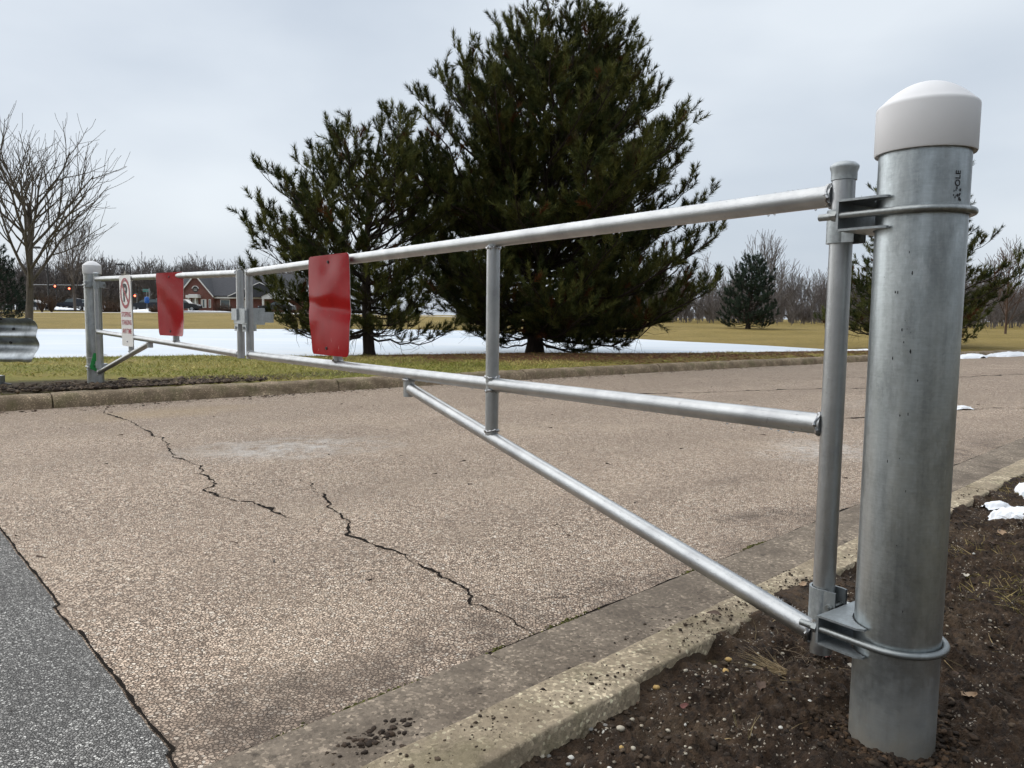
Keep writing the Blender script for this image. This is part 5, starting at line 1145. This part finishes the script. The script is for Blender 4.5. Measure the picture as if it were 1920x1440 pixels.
P = mud_pts(7000); crumbs('fine_soil', 'fine dark soil grains over the muddy verge', 'soil', P + V(0, 0, .001), g.uniform(.0012, .0034, len(P)), browns(len(P), hi=(0.14, 0.105, 0.075)), 2)
# heaped clods round the foot of the near post
a = g.uniform(0, 6.283, 900); r = 0.086 + np.abs(g.normal(0, 0.035, 900)); x = POST[0] + r * np.cos(a); y = POST[1] + r * np.sin(a); sz = np.minimum(np.exp(g.normal(math.log(0.0042), 0.5, 900)), .0075)
crumbs('soil_clods', 'heaped soil clods round the foot of the near gate post', 'soil', np.stack([x, y, mud_h(x, y) + sz * .2], 1), sz, browns(900, hi=(0.095, 0.058, 0.033)), 3, rough=True, jit=.35)
# pale grit mixed in the soil
P = mud_pts(1500); keep = fbm(P[:, 0] * 3 + 4, P[:, 1] * 3, 3, 5) > 0.06; P = P[keep]; n = len(P); t = g.random((n, 1))
crumbs('grit', 'pale limestone grit scattered in the mud', 'grit', P + V(0, 0, .002), g.uniform(.0015, .0042, n), np.array((0.34, 0.29, 0.22)) * (0.6 + 0.9 * t), 4, mat='stone')
# soil crumbs dropped on kerb and gutter
NK = 4200; u = np.where(g.random(NK) < .45, g.normal(.05, .28, NK), g.uniform(-2.0, 2.3, NK)); v = np.where(g.random(NK) < .6, g.uniform(0.0, 0.122, NK) ** 1.0, g.uniform(0.15, 0.5, NK)); keep = fbm(u * 6, v * 14, 4, 15) > g.uniform(-.25, .5, NK); u, v = u[keep], v[keep]
zz = np.where(v < .125, np.where(u < -.73, .033, .023), np.where(u < -.73, -0.079, -0.088)); x = NC[0] + ND[0] * u + NN[0] * v; y = NC[1] + ND[1] * u + NN[1] * v; sz = np.minimum(np.exp(g.normal(math.log(0.0017), .6, len(u))), .0055)
crumbs('soil_crumbs', 'dark soil crumbs dropped on the near kerb and gutter', 'soil', np.stack([x, y, zz + sz * .3], 1), sz, browns(len(u)), 5, jit=.4)
c = on(705, 1383, -0.080); d = g.normal(0, 1, (260, 2)) * V(0.050, 0.024); d = np.outer(d[:, 0], ND) + np.outer(d[:, 1], NN); sz = np.minimum(np.exp(g.normal(math.log(0.0028), .6, 260)), .0075)
crumbs('soil_clods', 'clump of dark soil lying in the gutter at the bottom of the picture', 'soil', np.column_stack([c[0] + d[:, 0], c[1] + d[:, 1], np.full(260, -0.079) + sz * .4]), sz, browns(260, hi=(0.07, .048, .033)), 6, rough=True, jit=.35)
u = g.uniform(0.2, 1.9, 900); v = 0.142 + np.abs(g.normal(0, .022, 900)); keep = fbm(u * 5, v * 12, 3, 61) > g.uniform(-.35, .3, 900); u, v = u[keep], v[keep]; sz = np.minimum(np.exp(g.normal(math.log(.0042), .5, len(u))), .01)
P = np.array([gk(a, b, .007) for a, b in zip(u, v)]); crumbs('gutter_litter', 'black wet leaf litter lying in the gutter against the kerb face', 'litter', P, sz, browns(len(P), lo=(.008, .006, .005), hi=(.05, .036, .026)), 62, .35, jit=.4)
# dirt and moss in the joint between gutter and driveway
t = np.arange(-3.0, 9.0, 0.015); wv = 0.0025 + 0.014 * np.clip(fbm(t * 5, t * 0 + 2, 5, 22, .65) + 0.05, 0, 1)
rows = [[nk(a, 0.516 + s * w + 0.010 * fbm(V(a * 5), V(s * 3.0), 3, 9)[0], 0) for a, w in zip(t, wv)] for s in (-0.25, 1)]
for r_ in rows:
    for p in r_: p[2] = zroad(p[0], p[1]) + 0.0038
structure('gutter_joint', MB().grid(np.array(rows)), M['crack'], False)
ms = []
for (px, py, lu) in ((736, 1308, .10), (690, 1335, .05), (1069, 1173, .10), (1302, 1075, .06), (1426, 1030, .11), (930, 1216, .04), (560, 1392, .05)):
    p = on(px, py, -0.09)[:2]; uc = (p - NC) @ ND
    for q in range(int(900 * lu)): ms.append(gk(uc + g.normal(0, lu * .55), 0.519 + g.normal(0, 0.006), 0.004 + g.uniform(0, .005)))
ms = np.array(ms); crumbs('moss', 'green moss growing along the joint between gutter and driveway', 'moss', ms, g.uniform(.002, .005, len(ms)), np.array((.085, .085, .018)) * g.uniform(.4, 1.5, (len(ms), 1)), 8, .7)
# grit and dead needles along the foot of the far kerb
u = g.uniform(0, 1, 7000) ** 1.5 * 24.5 - 10.5; v = -0.02 - np.abs(g.normal(0, 0.13, 7000)); keep = fbm(u * 1.1, v * 3, 3, 6) > g.uniform(-.5, .4, 7000); u, v = u[keep], v[keep]; sz = np.minimum(np.exp(g.normal(math.log(.0065), .6, len(u))), .017)
P = np.array([fk(a, b, -0.05) for a, b in zip(u, v)]); P[:, 2] += sz * .3; crumbs('kerb_grit', 'dark grit and leaf litter along the foot of the far kerb', 'litter', P, sz, browns(len(P), hi=(.16, .10, .065)), 9, .55)
# flakes of leaf and twig on the driveway
n = 420; a = g.uniform(-4.5, 12, n); b = g.uniform(0.6, 8.3, n); xy = V(.82, 1.58) + np.outer(a, GD) + np.outer(b, GN)
blades('road_litter', 'tiny leaf and twig scraps scattered on the driveway', 'litter', np.column_stack([xy, zroad(xy[:, 0], xy[:, 1]) + .004]), np.column_stack([g.normal(0, 1, (n, 2)), g.uniform(0, .12, n)]), g.uniform(.012, .05, n), .007, browns(n, hi=(.10, .065, .045)), 10, .5)
# turned soil at the far post
u = g.uniform(-10.0, -4.2, 6000); v = 0.26 + np.abs(g.normal(0, 0.42, 6000)); P = np.array([fk(a, b, 0.105) for a, b in zip(u, v)]); dd = np.hypot((P[:, 0] - FPOST[0]) / 2.2, (P[:, 1] - FPOST[1]) / 1.0); keep = (dd < g.uniform(.4, 1.2, 6000)) & (np.hypot(P[:, 0] - FPOST[0], P[:, 1] - FPOST[1]) > .1); P = P[keep]; sz = np.exp(g.normal(math.log(.0105), .5, len(P)))
crumbs('soil_clods', 'turned brown soil round the foot of the far gate post', 'soil', P, sz, browns(len(P), lo=(.03, .02, .015), hi=(.19, .14, .095)), 11, .8, jit=.4)
# grass on the verge beyond the far kerb
n = 70000; fr = g.uniform(0.02, 0.98, n) ** 1.25 * 44; cl = g.uniform(2, 157, n); i = fr.astype(int); j = cl.astype(int); a, b = (fr - i)[:, None], (cl - j)[:, None]; R_ = VERGE_ROWS
P = (R_[i, j] * (1 - a) + R_[i + 1, j] * a) * (1 - b) + (R_[i, j + 1] * (1 - a) + R_[i + 1, j + 1] * a) * b
soil = np.hypot((P[:, 0] - FPOST[0] + .3) / 2.6, (P[:, 1] - FPOST[1] + .1) / 0.75) < 1 + .8 * fbm(P[:, 0] * 2, P[:, 1] * 2, 3, 4)
lit = np.minimum(np.hypot((P[:, 0] - 1.6) / 6.0, (P[:, 1] - 16.0) / 3.6), np.hypot((P[:, 0] - 8) / 6, (P[:, 1] - 19) / 2.2)) < .85 + .6 * fbm(P[:, 0], P[:, 1], 3, 14)
P, lit = P[~soil], lit[~soil]; n = len(P); t = np.clip(.5 + 1.1 * fbm(P[:, 0] * .7, P[:, 1] * .7, 4, 16) + g.normal(0, .22, n), 0, 1)[:, None]
cl = np.array((.24, .265, .045)) * (1 - t) + np.array((.58, .45, .16)) * t; cl = np.where(lit[:, None] & (g.random((n, 1)) < .8), np.array((.20, .088, .042)) * g.uniform(.5, 1.4, (n, 1)), cl) * g.uniform(.7, 1.25, (n, 1))
d = np.column_stack([g.normal(0, .8, (n, 2)), np.where(lit, .12, .75)]); blades('grass', 'short winter grass and fallen pine needles between the far kerb and the pond', 'grass', P - V(0, 0, .004), d, np.where(lit, .08, g.uniform(.03, .075, n)), .010, cl, 12, .4, 2)
# straw, dead grass and needles on the near verge
P = mud_pts(4200, u0=-1.3, u1=3.3); uu = (P[:, :2] - NC) @ ND; w = np.clip((uu + .4) / 1.4, .22, 1) * (fbm(P[:, 0] * 3, P[:, 1] * 3, 3, 33) + .35); P = P[w > g.uniform(0, .75, len(P))]; n = len(P)
blades('dead_grass', 'dry straw and thin dead grass on the near verge', 'grass', P + V(0, 0, .003), np.column_stack([g.normal(0, 1, (n, 2)), np.abs(g.normal(.1, .3, n))]), g.uniform(.02, .075, n), .0022, np.array((.30, .22, .11)) * g.uniform(.35, 1.3, (n, 1)), 13, .7)
P = mud_pts(9000, u0=.5, u1=3.4, v0=-1.2, v1=-.02); w = fbm(P[:, 0] * 2.2, P[:, 1] * 2.2, 3, 35); P = P[w > g.uniform(-.15, .35, len(P))]; n = len(P); t = g.random((n, 1))
blades('dead_grass', 'patchy yellowed turf on the verge right of the near post', 'grass', P, np.column_stack([g.normal(0, .8, (n, 2)), g.uniform(.2, 1, n)]), g.uniform(.02, .055, n), .0032, np.array((.13, .12, .03)) * (1 - t) + np.array((.32, .24, .09)) * t, 14, .6)
c = on(1470, 1262, 0.0); n = 70; an = g.normal(2.5, .55, n); blades('dead_grass', 'fan of dry grass stems left of the near gate post', 'grass', np.column_stack([c[0] + g.normal(0, .012, n), c[1] + g.normal(0, .012, n), np.full(n, mud_h(c[0], c[1]) + .006)]), np.column_stack([np.cos(an), np.sin(an), g.uniform(.02, .35, n)]), g.uniform(.05, .15, n), .0018, np.array((.36, .27, .15)) * g.uniform(.4, 1.2, (n, 1)), 15, .35)
c = on(1500, 1215, 0.0); n = 60; an = g.uniform(0, 6.28, n); blades('dead_grass', 'tangle of brown stems under the gate brace end', 'grass', np.column_stack([c[0] + g.normal(0, .04, n), c[1] + g.normal(0, .04, n), np.full(n, mud_h(c[0], c[1]) + .012)]), np.column_stack([np.cos(an), np.sin(an), g.uniform(.05, .5, n)]), g.uniform(.05, .12, n), .0016, np.array((.22, .16, .10)) * g.uniform(.4, 1.2, (n, 1)), 16, .9)
for px, py in ((1385, 1380), (805, 1420), (1400, 1405)):
    c = on(px, py, 0.0); n = 4; blades('grass_stem', f'few upright dry stems poking from the ground at {"the kerb edge at the bottom" if px < 900 else "the bottom of the mud"}', 'grass', np.column_stack([c[0] + g.normal(0, .008, n), c[1] + g.normal(0, .008, n), np.full(n, mud_h(c[0], c[1]))]), np.column_stack([g.normal(0, .25, (n, 2)), np.ones(n)]), g.uniform(.04, .08, n), .0018, np.array((.30, .24, .13)) * g.uniform(.6, 1.2, (n, 1)), 17 + int(px), .4)

# pebbles one can pick out on the mud
pebs = []
for k in range(7):
    gg = np.random.default_rng(k); a = ICO * (1 + gg.uniform(-.16, .16, (12, 1))) * V(1, gg.uniform(.7, .95), gg.uniform(.5, .7))
    v = list(a); f = []; cache = {}
    def midp(i, j):
        key = (min(i, j), max(i, j))
        if key not in cache:
            p = (v[i] + v[j]) / 2; v.append(p * (1.10)); cache[key] = len(v) - 1
        return cache[key]
    for t3 in ICF:
        A, B, C3 = (int(z) for z in t3); ab, bc, ca = midp(A, B), midp(B, C3), midp(C3, A); f += [[A, ab, ca], [ab, B, bc], [ca, bc, C3], [ab, bc, ca]]
    me = bpy.data.meshes.new('pebble'); me.from_pydata([tuple(p) for p in v], [], f); me.polygons.foreach_set('use_smooth', [True] * len(f)); pebs.append(me)
def m_peb(name, c): 
    q = NT(name); return q.done(q.mix(q.noise(1.6, 5, .7), tuple(x * .6 for x in c), tuple(min(1, x * 1.2) for x in c)), .7, spec=.4)
PM = {'pale': m_peb('pale_limestone', (.48, .43, .34)), 'grey': m_peb('grey_stone', (.26, .25, .23)), 'yellow': m_peb('ochre_stone', (.50, .33, .12)), 'white': m_peb('white_stone', (.66, .64, .58)), 'brown': m_peb('brown_stone', (.20, .13, .085))}
def pebble(x, y, z, r, kind, label, group=None, seed=0):
    me = pebs[seed % 7]; o = bpy.data.objects.new('pebble', me)
    if not me.materials: me.materials.append(PM[kind])
    COL.objects.link(o); o.material_slots[0].link = 'OBJECT'; o.material_slots[0].material = PM[kind]
    o.location = (x, y, z + r * .3); o.scale = (r, r, r); o.rotation_euler = (0, 0, seed * 1.7); return tag(o, label, 'pebble', group)
for k, (px, py, r, kd, lab) in enumerate(((1366, 1234, .0105, 'yellow', 'upper of two ochre pebbles on the mud behind the kerb'), (1361, 1256, .0120, 'yellow', 'lower of two ochre pebbles on the mud behind the kerb'), (1231, 1290, .0105, 'yellow', 'orange-tinged pebble beside the kerb joint'), (1240, 1262, .0095, 'grey', 'grey rounded stone tucked against the kerb right of its joint'), (1227, 1267, .007, 'pale', 'small pale stone beside the grey one at the kerb joint'), (1137, 1323, .0085, 'yellow', 'ochre pebble left of the white one beside the kerb'), (1155, 1328, .0085, 'white', 'white pebble close behind the kerb'), (1107, 1358, .0085, 'grey', 'bluish grey pebble behind the kerb'), (1135, 1372, .0095, 'white', 'larger white pebble among the gravel by the kerb'), (1163, 1380, .0105, 'pale', 'large pale pebble right of the white one near the bottom'), (1015, 1410, .0095, 'pale', 'pale stone by the kerb at the bottom edge'), (1070, 1420, .008, 'white', 'white stone at the bottom edge of the mud'), (1165, 1380 + 38, .007, 'yellow', 'small ochre stone at the bottom of the mud'), (1408, 1270, .007, 'pale', 'flat pale pebble under the fan of dry grass'))):
    p = on(px, py, -0.01); pebble(p[0], p[1], mud_h(p[0], p[1]), r, kd, lab, None, k)
cnt = 0
while cnt < 110:
    if g.random() < .6: u, v = g.uniform(-1.4, -.15), -abs(g.normal(.10, .12)) - .03
    else: u, v = g.uniform(-1.3, 2.2), g.uniform(-1.0, -.03)
    p = nk(u, v, 0)
    if np.hypot(p[0] - POST[0], p[1] - POST[1]) < .10: continue
    pebble(p[0], p[1], float(mud_h(p[0], p[1])), g.uniform(.0032, .0068), (kd := ['pale', 'white', 'grey', 'tan', 'brown'][cnt % 5]).replace('tan', 'pale'), f'tiny {kd} pebble in the loose gravel strewn over the mud', f'tiny {kd} pebbles in the mud', cnt); cnt += 1
# dead leaves
def leaf_mesh(seed):
    q = np.random.default_rng(seed); n = 7; P = []
    for i, t in enumerate(np.linspace(-1, 1, n)):
        w = .55 * (1 - t * t) ** .6 + .02; P.append([(t, s * w * (1 + q.uniform(-.2, .2)), .25 * abs(s) ** 1.5 * q.uniform(.3, 1.2) + .15 * math.sin(2 * t + seed)) for s in (-1, -.5, 0, .5, 1)])
    return np.array(P)
LM = {'brown': M['leaf'], 'tan': plain('tan_leaf', (.30, .20, .12), .75, 0, .3, 20), 'pale': plain('pale_leaf', (.42, .38, .31), .7, 0, .2, 20), 'red': plain('reddish_leaf', (.14, .05, .04), .75, 0, .3, 20)}
for k, (px, py, r, kd, lab, zl) in enumerate(((1592, 1236, .022, 'pale', 'pale curled leaf against the left side of the near post', 0), (1425, 1312, .020, 'brown', 'brown leaf lying on the mud left of the near post', 0), (1338, 1174, .022, 'brown', 'brown leaf on the kerb edge below the brace', .03), (1505, 1115, .018, 'tan', 'tan leaf beside the kerb behind the hinge pipe', 0), (1545, 1232, .020, 'red', 'reddish leaf below the lower hinge', 0), (1280, 1320, .016, 'red', 'dark reddish leaf scrap near the ochre pebbles', 0), (1880, 1000, .030, 'tan', 'tan leaf below the snow patch at right', 0), (1858, 1032, .022, 'brown', 'dark leaf on the yellowed turf at right', 0), (1810, 1080, .020, 'pale', 'pale leaf sliver right of the near post', 0), (1800, 1260, .024, 'brown', 'brown leaf right of the near post foot', 0), (1815, 1330, .026, 'tan', 'tan leaf scrap at lower right of the post foot', 0), (1855, 912, .022, 'red', 'reddish leaf beside the snow lump', 0))):
    p = on(px, py, 0.0); z = (float(mud_h(p[0], p[1])) if not zl else zl) + .006; P = leaf_mesh(k); a = k * 1.3; c, s = math.cos(a), math.sin(a)
    Q = np.stack([p[0] + r * (P[..., 0] * c - P[..., 1] * s), p[1] + r * (P[..., 0] * s + P[..., 1] * c), z + r * P[..., 2]], -1)
    o = MB().grid(Q).build('dead_leaf', LM[kd], org=(p[0], p[1], z), ang=80); tag(o, lab, 'leaf', 'dead leaves')
